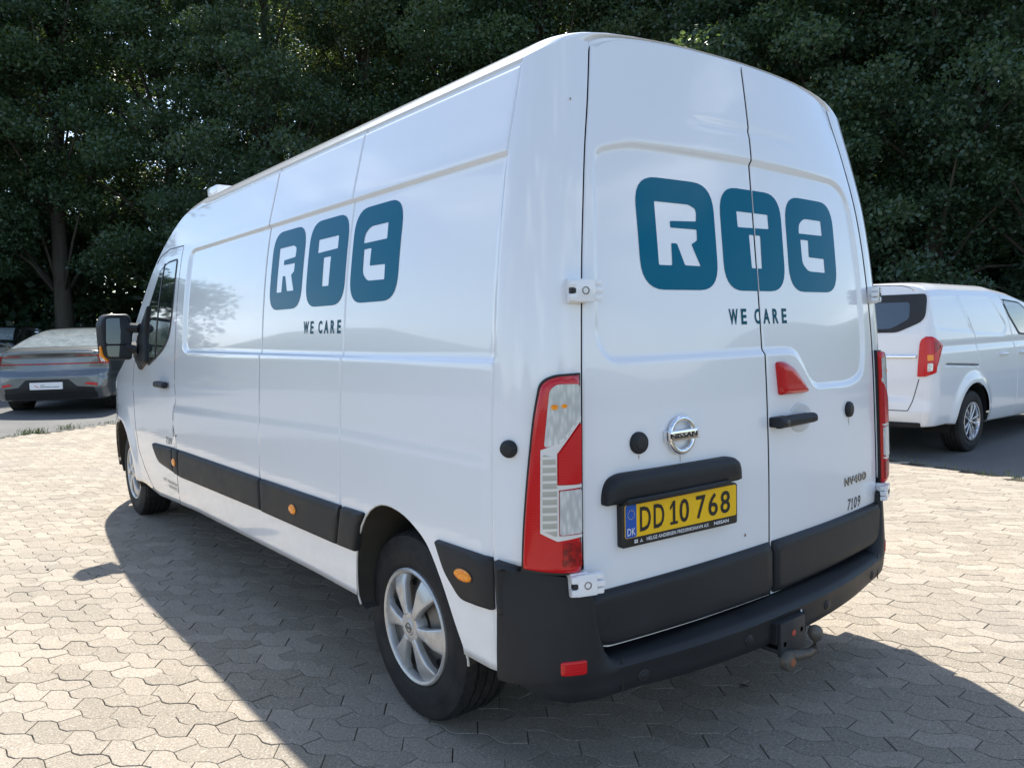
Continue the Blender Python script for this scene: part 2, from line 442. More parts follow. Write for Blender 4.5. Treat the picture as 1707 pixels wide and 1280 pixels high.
# ================================================================== SETTING
# ground reaches the horizon; asphalt sheet; pavement of interlocking stones
def struct(o): o['kind'] = 'structure'; return o
def b_soil(t, b):
    n = noise(t, .6, 6, .65); t.links.new(mixc(t, n, (.035, .03, .018), (.05, .055, .02)), b.inputs['Base Color'])
soil = mat('forest_soil', (.04, .035, .02), .95, 0, 0, .2, b_soil)
struct(mobj('ground', [(-430, -430, -.06), (430, -430, -.06), (430, 430, -.06), (-430, 430, -.06)], [(0, 1, 2, 3)], soil, None, False))
N1 = (-.4614, .8872)
def sd1(x, y): return (x+1.32)*N1[0]+(y-11.95)*N1[1]
def sd2(x, y): return (x-5.24)*.9865+(y-.65)*-.1636   # >0 : east of the right-hand edge
def gz(x, y):
    return .034*max(0, min(8, sd1(x, y)))
def b_asph(t, b):
    n = noise(t, 160, 3, .8); n2 = noise(t, .8, 6, .6); n3 = noise(t, 14, 4, .6)
    c = mixc(t, ramp(t, n, [(.35, 0.), (.7, 1.)]), (.085, .085, .083), (.17, .168, .16))
    c = mixc(t, ramp(t, n2, [(.35, 0.), (.7, .55)]), c, (.20, .195, .18))
    t.links.new(mixc(t, ramp(t, n3, [(.55, 0.), (.75, .35)]), c, (.07, .07, .068)), b.inputs['Base Color']); bump(t, b, n, .6, .006)
asph = mat('asphalt', (.1, .1, .1), .9, 0, 0, .3, b_asph)
xs = list(range(-30, 31, 2)); ys = list(range(-16, 27, 2))
V = [(x, y, gz(x, y)-.016) for x in xs for y in ys]; F = []
for i in range(len(xs)-1):
    for j in range(len(ys)-1): F.append((i*len(ys)+j, (i+1)*len(ys)+j, (i+1)*len(ys)+j+1, i*len(ys)+j+1))
struct(mobj('asphalt', V, F, asph))
def b_sand(t, b):
    n = noise(t, 30, 5, .7); t.links.new(mixc(t, n, (.02, .018, .015), (.085, .075, .055)), b.inputs['Base Color'])
sand = mat('joint_sand', (.08, .07, .055), .95, 0, 0, .2, b_sand)
PX0, PX1, PY0, PY1 = -13, 9, -7, 17
# pavement polygon: west of sd2=0 and south of sd1=0
def edge1(x): return 11.95-(x+1.32)*N1[0]/N1[1]
def edge2(y): return 5.24+(y-.65)*.1636/.9865
cx_, cy_ = None, None
for q in range(4000):
    y = q*.01
    if edge1(edge2(y)) < y: cx_, cy_ = edge2(y), y; break
pv = mobj('pavement', [(PX0, PY0, -.007), (edge2(PY0), PY0, -.007), (cx_, cy_, -.007), (PX0, edge1(PX0), -.007)], [(0, 1, 2, 3)], sand, None, False); struct(pv)
def b_stone(t, b):
    at = N(t, 'ShaderNodeAttribute'); at.attribute_name = 'tone'
    g = N(t, 'ShaderNodeTexCoord').outputs['Object']
    n = noise(t, 120, 5, .85, g); n2 = noise(t, .9, 5, .6, g); v = N(t, 'ShaderNodeTexVoronoi'); v.inputs['Scale'].default_value = 260; t.links.new(g, v.inputs[0])
    v2 = N(t, 'ShaderNodeTexVoronoi'); v2.inputs['Scale'].default_value = 190; t.links.new(g, v2.inputs[0])
    c = mixc(t, ramp(t, n, [(.38, 0.), (.62, 1.)]), (.225, .190, .145), (.53, .455, .350))
    c = mixc(t, at.outputs['Fac'], c, mixc(t, .30, c, (.40, .34, .28)))
    sh = N(t, 'ShaderNodeMapRange'); sh.inputs[1].default_value = 0; sh.inputs[2].default_value = 1; sh.inputs[3].default_value = .80; sh.inputs[4].default_value = 1.08; t.links.new(at.outputs['Fac'], sh.inputs[0])
    c = mixc(t, 1.0, c, sh.outputs[0], 'MULTIPLY')
    c = mixc(t, ramp(t, v2.outputs[1], [(.84, 0.), (.90, .45)]), c, (.72, .70, .65))
    c = mixc(t, ramp(t, v2.outputs[1], [(.10, .65), (.16, 0.)]), c, (.13, .12, .11))
    c = mixc(t, ramp(t, n2, [(.40, 0.), (.72, .35)]), c, (.25, .235, .21))
    c = mixc(t, 1.0, c, ramp(t, v.outputs[1], [(.05, .70), (.95, 1.0)]), 'MULTIPLY')
    n3 = noise(t, 2.3, 4, .7, g)
    c = mixc(t, ramp(t, n3, [(.62, 0.), (.74, .5)]), c, (.14, .125, .105))
    t.links.new(c, b.inputs['Base Color']); bump(t, b, n, .7, .004)
stone = mat('paving_stone', (.36, .33, .28), .88, 0, 0, .35, b_stone)
# interlocking stone: rows with a common zigzag, head joints leaning left and right by turns
T_ = np.array([.478, -.878]); Nn = np.array([-.878, -.478]); O_ = np.array([-2.0259, 1.6286]); PER = .1955; RH = .0973
FW = [(-.100, 0), (-.088, -.003), (-.062, -.016), (-.028, -.016), (.002, 0), (.020, .012), (.035, .016), (.068, .016), (.0955, 0)]
def fz(t):
    q = (t+.1) % PER-.1; return lin(FW, q)
def stone_outline(k, i):
    base = k*RH; par = k % 2
    if par == 0: jt, jb = -.105, -.066
    else: jt, jb = .010, -.026
    o = i*PER; pts = []
    def edge(a, b, n0):
        r = [a]
        for m in range(-3, 4):
            for q, _ in FW[1:]:
                v = q+m*PER
                if a+.004 < v < b-.004: r.append(v)
        r = sorted(set(round(v, 5) for v in r))+[b]
        return [(v+o, n0+fz(v)) for v in r]
    top = edge(jt, jt+PER, base); bot = edge(jb, jb+PER, base+RH)
    return top, bot
def place(t, n):
    p = O_+T_*t+Nn*n; return p
RS = random.Random(3)
def stone_mesh(top, bot):
    ring = top+bot[::-1]; c = np.mean(ring, axis=0); g = .0017; R = []
    def inset(ring, g):
        out = []; n = len(ring)
        for i in range(n):
            a = np.array(ring[i-1]); b = np.array(ring[i]); d = np.array(ring[(i+1) % n]); e = d-a; e = e/(np.linalg.norm(e)+1e-9)
            nn = np.array([-e[1], e[0]])
            out.append(b+nn*g)
        return out
    # orientation check
    A = sum(ring[i-1][0]*ring[i][1]-ring[i][0]*ring[i-1][1] for i in range(len(ring)))
    if A < 0: ring = ring[::-1]
    r1 = inset(ring, g); r2_ = inset(ring, g+.0018)
    h = RS.uniform(-.0011, .0011); tx, ty = RS.uniform(-.009, .009), RS.uniform(-.009, .009)
    c = np.mean(ring, axis=0); rx, ry = RS.uniform(-.0012, .0012), RS.uniform(-.0012, .0012)
    V = []
    for rr, z in ((r1, -.012), (r1, -.0012), (r2_, 0)):
        for p in rr:
            q = place(p[0]+rx, p[1]+ry); V.append((q[0], q[1], z+h+(p[0]-c[0])*tx+(p[1]-c[1])*ty))
    n = len(ring); F = []
    for l in (0, 1):
        for i in range(n): F.append((l*n+i, l*n+(i+1) % n, (l+1)*n+(i+1) % n, (l+1)*n+i))
    F.append(tuple(2*n+i for i in range(n)))
    F = [f[::-1] for f in F]
    return V, F
cands = []
fv = np.array([f_.x, f_.y]); rv = np.array([r2.x, r2.y])
for k in range(-170, 171):
    for i in range(-110, 111):
        c = place(i*PER, k*RH+RH/2)
        if not (PX0 < c[0] and PY0 < c[1] and sd1(c[0], c[1]) < -.12 and sd2(c[0], c[1]) < -.12): continue
        d = c-np.array(CAM[:2]); dep = d@fv; lat = d@rv; dd = math.hypot(*d)
        if dd > 2.2 and (dep < .8 or abs(lat) > dep*.75+.7): continue
        vis = dep > 1.0 and abs(lat) < dep*.665 and (1.44/dep > .40-.0 or True)
        row = 1.44/max(dep, .1)*772 - .073*772   # px below centre
        under = (-1.0 < c[0] < 1.0 and .3 < c[1] < 5.5)
        cands.append((0 if (vis and row < 430 and not under) else 1, dd, k, i))
cands.sort()
st = MB(); tones = []
for q, (fl, dd, k, i) in enumerate(cands):
    top, bot = stone_outline(k, i); V, F = stone_mesh(top, bot); tone = RS.random()**1.3
    if q < 300:
        o = mobj('paver', V, F, stone, pv, False)
        a = o.data.attributes.new('tone', 'FLOAT', 'FACE'); a.data.foreach_set('value', [tone]*len(o.data.polygons))
    else:
        st.add(V, F); tones += [tone]*len(F)
me = bpy.data.meshes.new('pavers'); me.from_pydata(st.V, [], st.F)
a = me.attributes.new('tone', 'FLOAT', 'FACE'); a.data.foreach_set('value', tones)
po = link('pavers', me, stone, pv, False); po['kind'] = 'stuff'
print('pavers', len(cands))

# ------------------------------------------------------------------ foliage
def b_leaf(t, b, c0=(.032, .076, .044), c1=(.080, .138, .068)):
    at = N(t, 'ShaderNodeAttribute'); at.attribute_name = 'tone'
    c = mixc(t, at.outputs['Fac'], c0, c1)
    t.links.new(c, b.inputs['Base Color'])
    tr = N(t, 'ShaderNodeBsdfTranslucent'); t.links.new(mixc(t, .5, c, (.22, .30, .03)), tr.inputs[0])
    ms = N(t, 'ShaderNodeMixShader'); ms.inputs[0].default_value = .36
    out = t.nodes['Material Output']; t.links.new(b.outputs[0], ms.inputs[1]); t.links.new(tr.outputs[0], ms.inputs[2]); t.links.new(ms.outputs[0], out.inputs[0])
leaf = mat('leaf_green', (.05, .09, .03), .42, 0, 0, .7, b_leaf)
leaf2 = mat('leaf_olive', (.06, .08, .03), .42, 0, 0, .7, lambda t, b: b_leaf(t, b, (.055, .082, .042), (.11, .145, .066)))
leaf3 = mat('leaf_deep', (.03, .06, .03), .42, 0, 0, .7, lambda t, b: b_leaf(t, b, (.036, .080, .050), (.078, .13, .072)))
def b_bark(t, b):
    n = noise(t, 9, 6, .7, objcoord(t, (1, 1, .25))); t.links.new(mixc(t, n, (.035, .030, .024), (.12, .105, .085)), b.inputs['Base Color']); bump(t, b, n, .8, .03)
bark = mat('bark', (.08, .07, .055), .9, 0, 0, .2, b_bark)
def leaves_mesh(name, C, size, m, seed):
    """C: clumps (x,y,z,rx,ry,rz,n,tone)"""
    g = np.random.default_rng(seed); P = []; TN = []
    for (x, y, z, rx, ry, rz, n, tn) in C:
        d = g.normal(size=(n, 3)); d /= np.linalg.norm(d, axis=1)[:, None]; r = g.random(n)**.45
        q = d*r[:, None]*np.array([rx, ry, rz]); q[:, 2] -= .22*(q[:, 0]**2+q[:, 1]**2)/max(rx, .1)
        P.append(q+np.array([x, y, z])); TN.append(np.clip(tn+g.normal(size=n)*.22, 0, 1))
    P = np.concatenate(P); TN = np.concatenate(TN); n = len(P)
    nrm = g.normal(size=(n, 3))*np.array([.75, .75, .5])+np.array([0, 0, .75]); nrm /= np.linalg.norm(nrm, axis=1)[:, None]
    a = np.cross(nrm, g.normal(size=(n, 3))); a /= np.linalg.norm(a, axis=1)[:, None]; b = np.cross(nrm, a)
    s = size*(.65+.7*g.random(n)); l = s[:, None]*a*.5; w = s[:, None]*b*.30
    V = np.stack([P-l, P-l*.1+w, P+l, P-l*.1-w], 1).reshape(-1, 3)
    me = bpy.data.meshes.new(name); me.vertices.add(4*n); me.vertices.foreach_set('co', V.ravel())
    me.loops.add(4*n); me.loops.foreach_set('vertex_index', np.arange(4*n)); me.polygons.add(n)
    me.polygons.foreach_set('loop_start', np.arange(n)*4); me.polygons.foreach_set('loop_total', np.full(n, 4)); me.update(calc_edges=True)
    at = me.attributes.new('tone', 'FLOAT', 'FACE'); at.data.foreach_set('value', TN.astype(np.float32)); me.materials.append(m); return me
def crown_clumps(H, R, z0, nc, nl, g):
    C = []
    for i in range(nc):
        h = z0+(H-z0)*(i+.5+g.uniform(-.4, .4))/nc; t = (h-z0)/(H-z0)
        prof = R*(math.sin(PI*min(1, t*.80+.20))**.55)*(1-.25*t)
        a = g.uniform(0, 2*PI); r = prof*g.uniform(.45, 1.08)**.8
        s = g.uniform(.65, 1.25)
        C.append((r*math.cos(a), r*math.sin(a), h, .95*s, .95*s, .42*s, int(nl*s*s), g.uniform(.1, .8)))
    for i in range(int(nc*.25)):
        h = g.uniform(z0+1, H-1); C.append((g.uniform(-1, 1)*R*.4, g.uniform(-1, 1)*R*.4, h, 1.3, 1.3, .9, int(nl*.8), g.uniform(.1, .5)))
    return C
def tree_meshes(v, H, R, z0, nc, nl, m, size=.118):
    g = np.random.default_rng(100+v); C = crown_clumps(H, R, z0, nc, nl, g)
    lm = leaves_mesh('crown', C, size, m, 200+v)
    # trunk with limbs
    mb = MB(); bend = [(g.uniform(-.3, .3)*k/6, g.uniform(-.3, .3)*k/6) for k in range(7)]
    pts = [(bend[k][0], bend[k][1], H*.9*k/6) for k in range(7)]; mb.tube(pts, [.30*(1-.85*k/6)*(1.25 if k == 0 else 1) for k in range(7)], 9)
    for c in C[::4]:
        k = max(1, min(5, int(c[2]*.8/(H*.9)*6))); p = Vector(pts[k]); q = Vector(c[:3]); mid = p.lerp(q, .5)+Vector((0, 0, .25))
        mb.tube([p, mid, q], [.07, .045, .015], 5)
    me = bpy.data.meshes.new('trunk'); me.from_pydata(mb.V, [], mb.F); me.materials.append(bark)
    return me, lm
VAR = [tree_meshes(0, 16, 3.6, 3.6, 130, 640, leaf), tree_meshes(1, 17, 3.2, 1.6, 140, 620, leaf2), tree_meshes(2, 15.5, 3.8, .7, 140, 640, leaf3), tree_meshes(3, 18, 3.4, 4.5, 130, 640, leaf)]
def tree(v, x, y, sc_, rz, label, group='trees along the wood edge', name='leafy_tree'):
    e = empty(name, (x, y, -.06), rz, label, 'tree', group); e.scale = (sc_, sc_, sc_*1.0)
    link('trunk', VAR[v][0], None, e); link('crown', VAR[v][1], None, e, False); return e
def polar(deg, dist):
    a = math.radians(deg); return CAM[0]+dist*math.sin(a), CAM[1]+dist*math.cos(a)
front = [
 (2.5, 30, 0, 1.00, 'tall leafy tree at the far left edge, its crown above the black car'),
 (8.5, 29, 3, 1.00, 'tall leafy tree right above the grey saloon, dark trunk showing below its crown'),
 (15.0, 28, 0, .98, 'leafy tree between the grey saloon and the tall white van windscreen'),
 (21.5, 25, 2, .95, 'bushy dark green tree with low branches behind the cab roof of the tall van'),
 (28.5, 26, 1, .97, 'olive green tree rising over the middle of the tall van roof'),
 (35.0, 25, 3, .95, 'high leafy tree over the rear end of the tall van roof'),
 (41.5, 24, 0, .95, 'leafy tree rising straight behind the top left corner of the rear doors'),
 (48.0, 24, 1, .95, 'olive tinted tree above the sloping right shoulder of the tall van'),
 (54.5, 22.5, 2, .95, 'dense dark tree with foliage down to the ground right of the tall van'),
 (61.0, 22, 3, .93, 'tall tree behind the rear end of the parked small white van'),
 (67.0, 22, 2, .95, 'broad dark tree with hanging boughs above the small white van roof'),
 (73.5, 22, 0, .95, 'leafy tree at the right edge of the photo with dark gap below it'),
]
for i, (a, d, v, s, lb) in enumerate(front):
    x, y = polar(a, d); tree(v, x, y, s, i*1.7, lb)
for i in range(11):
    a = 0+i*7.6; d = (36-8*i/10)+random.uniform(-1, 1)
    if i == 2: continue
    x, y = polar(a+random.uniform(-1, 1), d); tree((i*3+1) % 4, x, y, 1.08, i*2.3, 'dark leafy tree deeper in the wood, seen only through gaps in the front row', 'trees of the second row in the wood')
C = []; g = np.random.default_rng(5)
for i in range(1150):
    a = g.uniform(-6, 84); d = g.uniform(38, 43)-8*a/84; x, y = polar(a, d); h = g.uniform(0, 20)
    if 15 < a < 20 and 9 < h < 13: continue
    C.append((x, y, h, 1.5, 1.5, .9, 150, g.uniform(0, .5)))
for i in range(700):
    a = g.uniform(-12, 84); d = g.uniform(33, 38)-7*a/84; x, y = polar(a, d); h = g.uniform(0, 6)
    C.append((x, y, h, 1.5, 1.5, .9, 150, g.uniform(0, .5)))
fm = link('dense_wood', leaves_mesh('dense_wood', C, .34, leaf3, 9), None, None, False); fm['label'] = 'dense dark wood of far foliage behind all the single trees'; fm['category'] = 'wood'; fm['kind'] = 'stuff'
C = []
for i in range(520):
    a = g.uniform(-4, 80); d = np.interp(a, [0, 15, 25, 50, 80], [32, 29.5, 27, 24.5, 23.5])+g.uniform(-.6, 2.5); x, y = polar(a, d); h = abs(g.normal())*1.1
    C.append((x, y, h, .8, .8, .5, 170, g.uniform(0, .6)))
ug = link('undergrowth', leaves_mesh('undergrowth', C, .13, leaf3, 10), None, None, False); ug['label'] = 'dark undergrowth of low bushes along the foot of the wood'; ug['category'] = 'undergrowth'; ug['kind'] = 'stuff'
# grass tufts in the joints along the kerb-less edges
V = []; F = []; g2 = random.Random(4)
def blade(x, y, z, h, k=1):
    a = g2.uniform(0, 2*PI); l = g2.uniform(.2, .6)*h; w = .004; dx, dy = math.cos(a), math.sin(a); n = len(V)
    V.extend([(x-dy*w, y+dx*w, z), (x+dy*w, y-dx*w, z), (x+dx*l*.5, y+dy*l*.5, z+h*.7), (x+dx*l, y+dy*l, z+h)]); F.append((n, n+1, n+2)); F.append((n, n+2, n+3))
for cl in range(120):
    t = g2.uniform(-8, 4); x = t; y = edge1(x); big = g2.random() < .12 or (-1.1 < x < -.2)
    for q in range(34 if big else 7):
        blade(x+g2.gauss(0, .09), y+g2.gauss(0, .03), -.01, g2.uniform(.03, .11 if big else .05))
for cl in range(110):
    y = g2.uniform(-3, 8); x = edge2(y)
    for q in range(26 if g2.random() < .15 else 6): blade(x+g2.gauss(0, .03), y+g2.gauss(0, .09), -.01, g2.uniform(.02, .07))
gm = mat('grass_green', (.13, .17, .045), .7); go = mobj('grass', V, F, gm, None, False); go['kind'] = 'stuff'; go['label'] = 'thin weeds and grass growing along the paving edges'; go['category'] = 'grass'
# fallen leaves and grit
V = []; F = []; g3 = random.Random(12)
for i in range(330):
    if i < 230: x = g3.uniform(-9, 4.5); y = edge1(x)+g3.gauss(.1, .5)
    elif i < 300: y = g3.uniform(-2, 8); x = edge2(y)+g3.gauss(.05, .35)
    else: x = g3.uniform(-5, 5); y = g3.uniform(-1, 9)
    s = g3.uniform(.008, .028); a = g3.uniform(0, 6.3); n = len(V); z = gz(x, y)+.003
    for q, (r, h) in enumerate(((s, 0), (s*.45, .004), (s, .006), (s*.45, .003))): V.append((x+r*math.cos(a+q*PI/2), y+r*math.sin(a+q*PI/2), z+h))
    F.append((n, n+1, n+2, n+3))
lo_ = mobj('leaf_litter', V, F, mat('dry_leaf', (.07, .05, .03), .8), None, False); lo_['kind'] = 'stuff'; lo_['label'] = 'small dry leaves and grit lying scattered on the paving'; lo_['category'] = 'leaf litter'
# soil line along the edges
def soilstrip(name, P0, P1, w):
    d = Vector(P1)-Vector(P0); n = Vector((-d.y, d.x)).normalized(); V = []; F = []; k = 60; rr = random.Random(8)
    for i in range(k+1):
        p = Vector(P0)+d*i/k
        for s in (-1, 1): q = p+n*s*w*rr.uniform(.5, 1.2); V.append((q.x, q.y, -.009))
        if i: F.append((2*i-2, 2*i, 2*i+1, 2*i-1))
    struct(mobj(name, V, F, mat('edge_dirt', (.11, .09, .06), .95, 0, 0, .2, lambda t, b: t.links.new(mixc(t, noise(t, 40, 5), (.03, .027, .02), (.22, .19, .14)), b.inputs['Base Color']))))
soilstrip('dirt_strip', (PX0, edge1(PX0)), (cx_, cy_), .10)
soilstrip('dirt_strip', (edge2(PY0), PY0), (cx_, cy_), .07)
# low hill line all round on the camera's side (only seen mirrored in the paint)
V = []; F = []; rr = random.Random(2)
for i in range(73):
    a = math.radians(95+i*(250/72)); R0 = 200; h = 12+10*math.sin(i*.31)+6*math.sin(i*.83+1)+rr.uniform(-1, 1)
    for (rd, zz) in ((R0, -.05), (R0+40, h*.7), (R0+90, h), (R0+190, -.05)): V.append((rd*math.sin(a), rd*math.cos(a), zz))
    if i:
        for q in range(3): F.append(((i-1)*4+q, i*4+q, i*4+q+1, (i-1)*4+q+1))
struct(mobj('hills', V, F, mat('hill_green', (.05, .07, .035), .95, 0, 0, .1, lambda t, b: t.links.new(mixc(t, noise(t, .05, 6), (.03, .05, .025), (.09, .10, .05)), b.inputs['Base Color']))))

# ================================================================== TALL WHITE VAN
WT = [(.15, 1.0), (.3, 1.03), (.45, 1.048), (.74, 1.056), (1.05, 1.048), (1.34, 1.034), (1.6, 1.012), (1.79, .987), (1.95, .958), (2.10, .920), (2.245, .882)]
ET = [(.4, -.02), (.7, -.014), (1.0, -.008), (1.3, .0), (1.55, .014), (1.85, .04), (2.1, .078), (2.25, .108)]
CT = [(.4, -.064), (.65, -.062), (.877, -.061), (1.09, -.056), (1.3, -.047), (1.5, -.033), (1.77, -.011), (2.035, .012), (2.2, .032), (2.36, .055)]
TP = [(3, 1.0), (4.6, .998), (5.1, .985), (5.5, .95), (5.8, .88), (6.0, .78), (6.1, .7)]
ZT = [(3.40, 2.245), (3.72, 2.205), (4.05, 2.03), (4.5, 1.62), (4.9, 1.29), (5.3, 1.14), (5.7, 1.0), (5.93, .82), (6.02, .66)]
ZB = [(0, .405), (1.5, .405), (3.2, .375), (4.1, .33), (4.45, .36), (6, .36)]
SEAMS = [2.075-.22, 1.185-.22]
RECS = roundpoly([(-.02, 1.343), (3.13, 1.343), (3.13, 1.957), (-.02, 1.957)], [.01, .07, .07, .01])
DOORP = [(3.275, .44), (3.30, .80), (3.385, .86), (3.37, .95), (3.30, 1.03), (3.318, 1.13), (3.30, 1.6), (3.31, 2.01)]
FARCH_C, RARCH_C = (5.129-.22, .345), (.797-.22, .345)
def D_van(u, z):
    d = 0
    if u < -.055 and z < .735: d += .06*sstep(.055, .09, -u)
    if -.12 < u < 3.25 and 1.30 < z < 2.0:
        e = pdist(RECS, u, z)
        if inpoly(RECS, u, z): d += .0135*sstep(-.009, .009, e)
        elif e < .009: d += .0135*sstep(-.009, .009, -e)
    if 0 <= u < 3.35: d -= .0045*(1-sstep(-.02, .02, z-(1.045-.03*max(0, u-1))))
    for s in SEAMS:
        w = abs(u-s)
        if w < .006 and z > .70: d += .006*(1-sstep(.0012, .0042, w))
    w = abs(u+.02)
    if w < .006: d += .004*(1-sstep(.001, .004, w))
    if z > 2.222: d += .008*(sstep(2.222, 2.228, z)-sstep(2.236, 2.2449, z))*(1-sstep(2.9, 3.2, u)) if -.02 < u < 3.25 else 0
    if u > 3.2:
        r = math.hypot(u-FARCH_C[0], z-.345)   # flared wing round the front wheel
        if r < .62 and z < 1.0: d -= .018*(1-sstep(.44, .60, r))
    return d
RECL = roundpoly([(-.748, 1.335), (-.0, 1.333), (-.0, 2.0), (-.60, 1.996), (-.725, 1.965), (-.745, 1.90), (-.768, 1.66), (-.788, 1.40)], [.05, 0, 0, .05, .03, .05, .1, .05])
RECR = roundpoly([(0, 1.333), (.20, 1.331), (.32, 1.188), (.62, 1.181), (.74, 1.21), (.765, 1.32), (.755, 1.66), (.72, 1.90), (.68, 1.965), (.60, 1.993), (0, 2.0)], [0, .05, .05, .06, .05, .08, .1, .05, .04, .05, 0])
def DR_van(x, z):
    P = RECL if x < 0 else RECR; d = 0
    if 1.15 < z < 2.03 and abs(x) < .82:
        e = pdist(P, x, z)
        if abs(x) < .03: e = max(0, min(2.0-z, z-1.333)) if 1.333 < z < 2.0 else min(abs(z-2), abs(z-1.333))
        if inpoly(P, x, z) or (abs(x) < .03 and 1.333 < z < 2.0): d += .012*sstep(-.010, .010, e)
        elif e < .010: d += .012*sstep(-.010, .010, -e)
    if abs(x) < .36: d += .004*math.exp(-((z-2.107)/.011)**2)*(1-sstep(.22, .36, abs(x)))
    if z < .46: pass
    return d
RA_H = [(1.093, .38), (1.092, .455), (1.075, .60), (1.047, .685), (.99, .765), (.92, .803), (.85, .818), (.76, .815), (.68, .802), (.60, .773), (.546, .736), (.49, .668), (.445, .60), (.40, .52), (.36, .44), (.34, .38)]
RA_H = [(a-.22 if False else a, b) for a, b in RA_H]
def arch(c, rx, rz, zb=.3, n=30):
    return [(c[0]+rx*math.cos(PI*i/n), c[1]+rz*math.sin(PI*i/n)) for i in range(n+1)]
# traced in (u, z): y = u + .22
RA_H = roundpoly([(.873, .36), (.872, .455), (.85, .60), (.80, .70), (.73, .775), (.64, .812), (.56, .815), (.47, .800), (.40, .772), (.326, .733), (.27, .66), (.225, .59), (.18, .50), (.135, .42), (.12, .36)], .05, 2)
FA_H = [(FARCH_C[0]+.43, .30)]+arch(FARCH_C, .43, .445)+[(FARCH_C[0]-.43, .30)]
van = Shell(W=lambda z: herm(WT, z) if z < 2.245 else .882-.25*(z-2.245), zlift=.062, crear=.40, ye=lambda z: herm(ET, z), yc=lambda z: herm(CT, z), taper=lambda y: herm(TP, y) if y > 3 else 1.0,
            ztop=lambda y: herm(ZT, y) if y > 3.4 else 2.245, zb=lambda y: lin(ZB, y), crown=lambda y: .122 if y < 3.6 else max(.05, .122-(y-3.6)*.05), D=D_van, DR=DR_van, holes=[RA_H, FA_H])
VAN = empty('tall_van', (0, 0, 0), 0, 'big high-roofed white panel van with teal logos, filling the middle of the photo', 'van')
us = [-.30*(i/22) for i in range(22, 0, -1)]+[i*.02 for i in range(0, 290)]
for s in SEAMS: us += [s-.0042, s-.0022, s, s+.0022, s+.0042]
us += [-.024, -.022, -.020, -.018, -.016]; us = sorted(set(round(u, 4) for u in us)); us = [u for u in us if u <= 5.79]
zs = [.405, .43]+[.45+.02*i for i in range(90)]; zs = [z for z in zs if z < 2.2 and not (1.325 < z < 1.36) and not (1.94 < z < 1.975)]
zs += [1.331, 1.337, 1.343, 1.349, 1.355, 1.945, 1.951, 1.957, 1.963, 1.969, 2.2, 2.215, 2.222, 2.225, 2.228, 2.232, 2.236, 2.2405, 2.245]; zs = sorted(set(round(z, 4) for z in zs))
van.strip('side_panel', -1, us, zs, white, VAN)
usr = [u for i, u in enumerate(us) if u < 0 or abs(u/.06-round(u/.06)) < .02] + [5.79]; usr = sorted(set(usr))
zsr = zs
van.strip('side_panel', 1, usr, zsr, white, VAN)
ts = [-1, -.985, -.97, -.95, -.92, -.88, -.8, -.7, -.6, -.5, -.4, -.3, -.2, -.1, 0]; ts = ts+[-t for t in ts[-2::-1]]
ur = [u for u in us if u < 0 or abs(u/.06-round(u/.06)) < .02]; rows = van.roof(ur, ts)
def gap_rows(lo, hi): return [r for u, r in zip(ur, rows) if lo <= u <= hi]
# rear edge of the roof rolls down into the door gap
r0 = rows[0]; rows2 = [[(x, y+.004, z-.03) for x, y, z in r0]]+[[(x, y, z-.006) for x, y, z in r0]]+[[(x, y+.012, z) for x, y, z in r0]]+rows[1:]
A_ = [r for r in rows2 if r[0][1] <= 3.92]; V, F = rowsmesh(A_); V = [tuple(v) for v in V]
fix_normals(mobj('roof', V, F, white, VAN))
Wn = [r for u, r in zip(ur, rows) if 3.90 <= r[0][1] <= 4.93]; V, F = rowsmesh(Wn); fix_normals(mobj('windscreen', V, F, dglass, VAN))
Hn = [r for u, r in zip(ur, rows) if r[0][1] >= 4.86]; V, F = rowsmesh(Hn); fix_normals(mobj('bonnet', V, F, white, VAN))
# gutter strips on the roof edge and roof ribs
for xx in (-.45, -.15, .15, .45):
    mb = MB(); mb.box((xx, 1.9, 2.245+.122*lin(van.crownedge, abs(xx)/.88)-.002), (.10, 3.0, .02), None, .008); mb.build('roof_rib', white, VAN)
# nose
V = []; F = []; nz = 14
for side in (-1, 1):
    for j in range(nz):
        z0 = van.zmap(5.79, .405+(2.245-.405)*j/(nz-1)); V.append(van.S(side, 5.79, z0))
for j in range(nz-1): F.append((j, j+1, nz+j+1, nz+j))
mobj('nose', V, F, plastic, VAN)
mb = MB(); mb.box((0, 3.0, .36), (1.62, 5.3, .12)).box((0, 3.4, .47), (1.9, 4.3, .10)).build('underbody', black, VAN)
mb = MB(); mb.box((0, 1.9, 1.3), (1.55, 3.5, 1.6)).build('load_lining', black, VAN)
liner = mat('liner_felt', (.035, .034, .030), .95, 0, 0, .2, lambda t, b: t.links.new(mixc(t, noise(t, 7, 5, .7), (.02, .02, .019), (.075, .068, .055)), b.inputs['Base Color']))
for s in (-1, 1):
    archliner(van, s, RA_H, .34, liner, VAN); archliner(van, s, FA_H, .34, liner, VAN)
# lip round the rear wheel opening, one lighter line
mb = MB(); pts = [Vector(van.S(-1, a, b, -.004)) for a, b in RA_H[1:-1]]; mb.tube(pts, .004, 5).build('arch_lip', mat('lip_paint', (.62, .60, .55), .45), VAN)

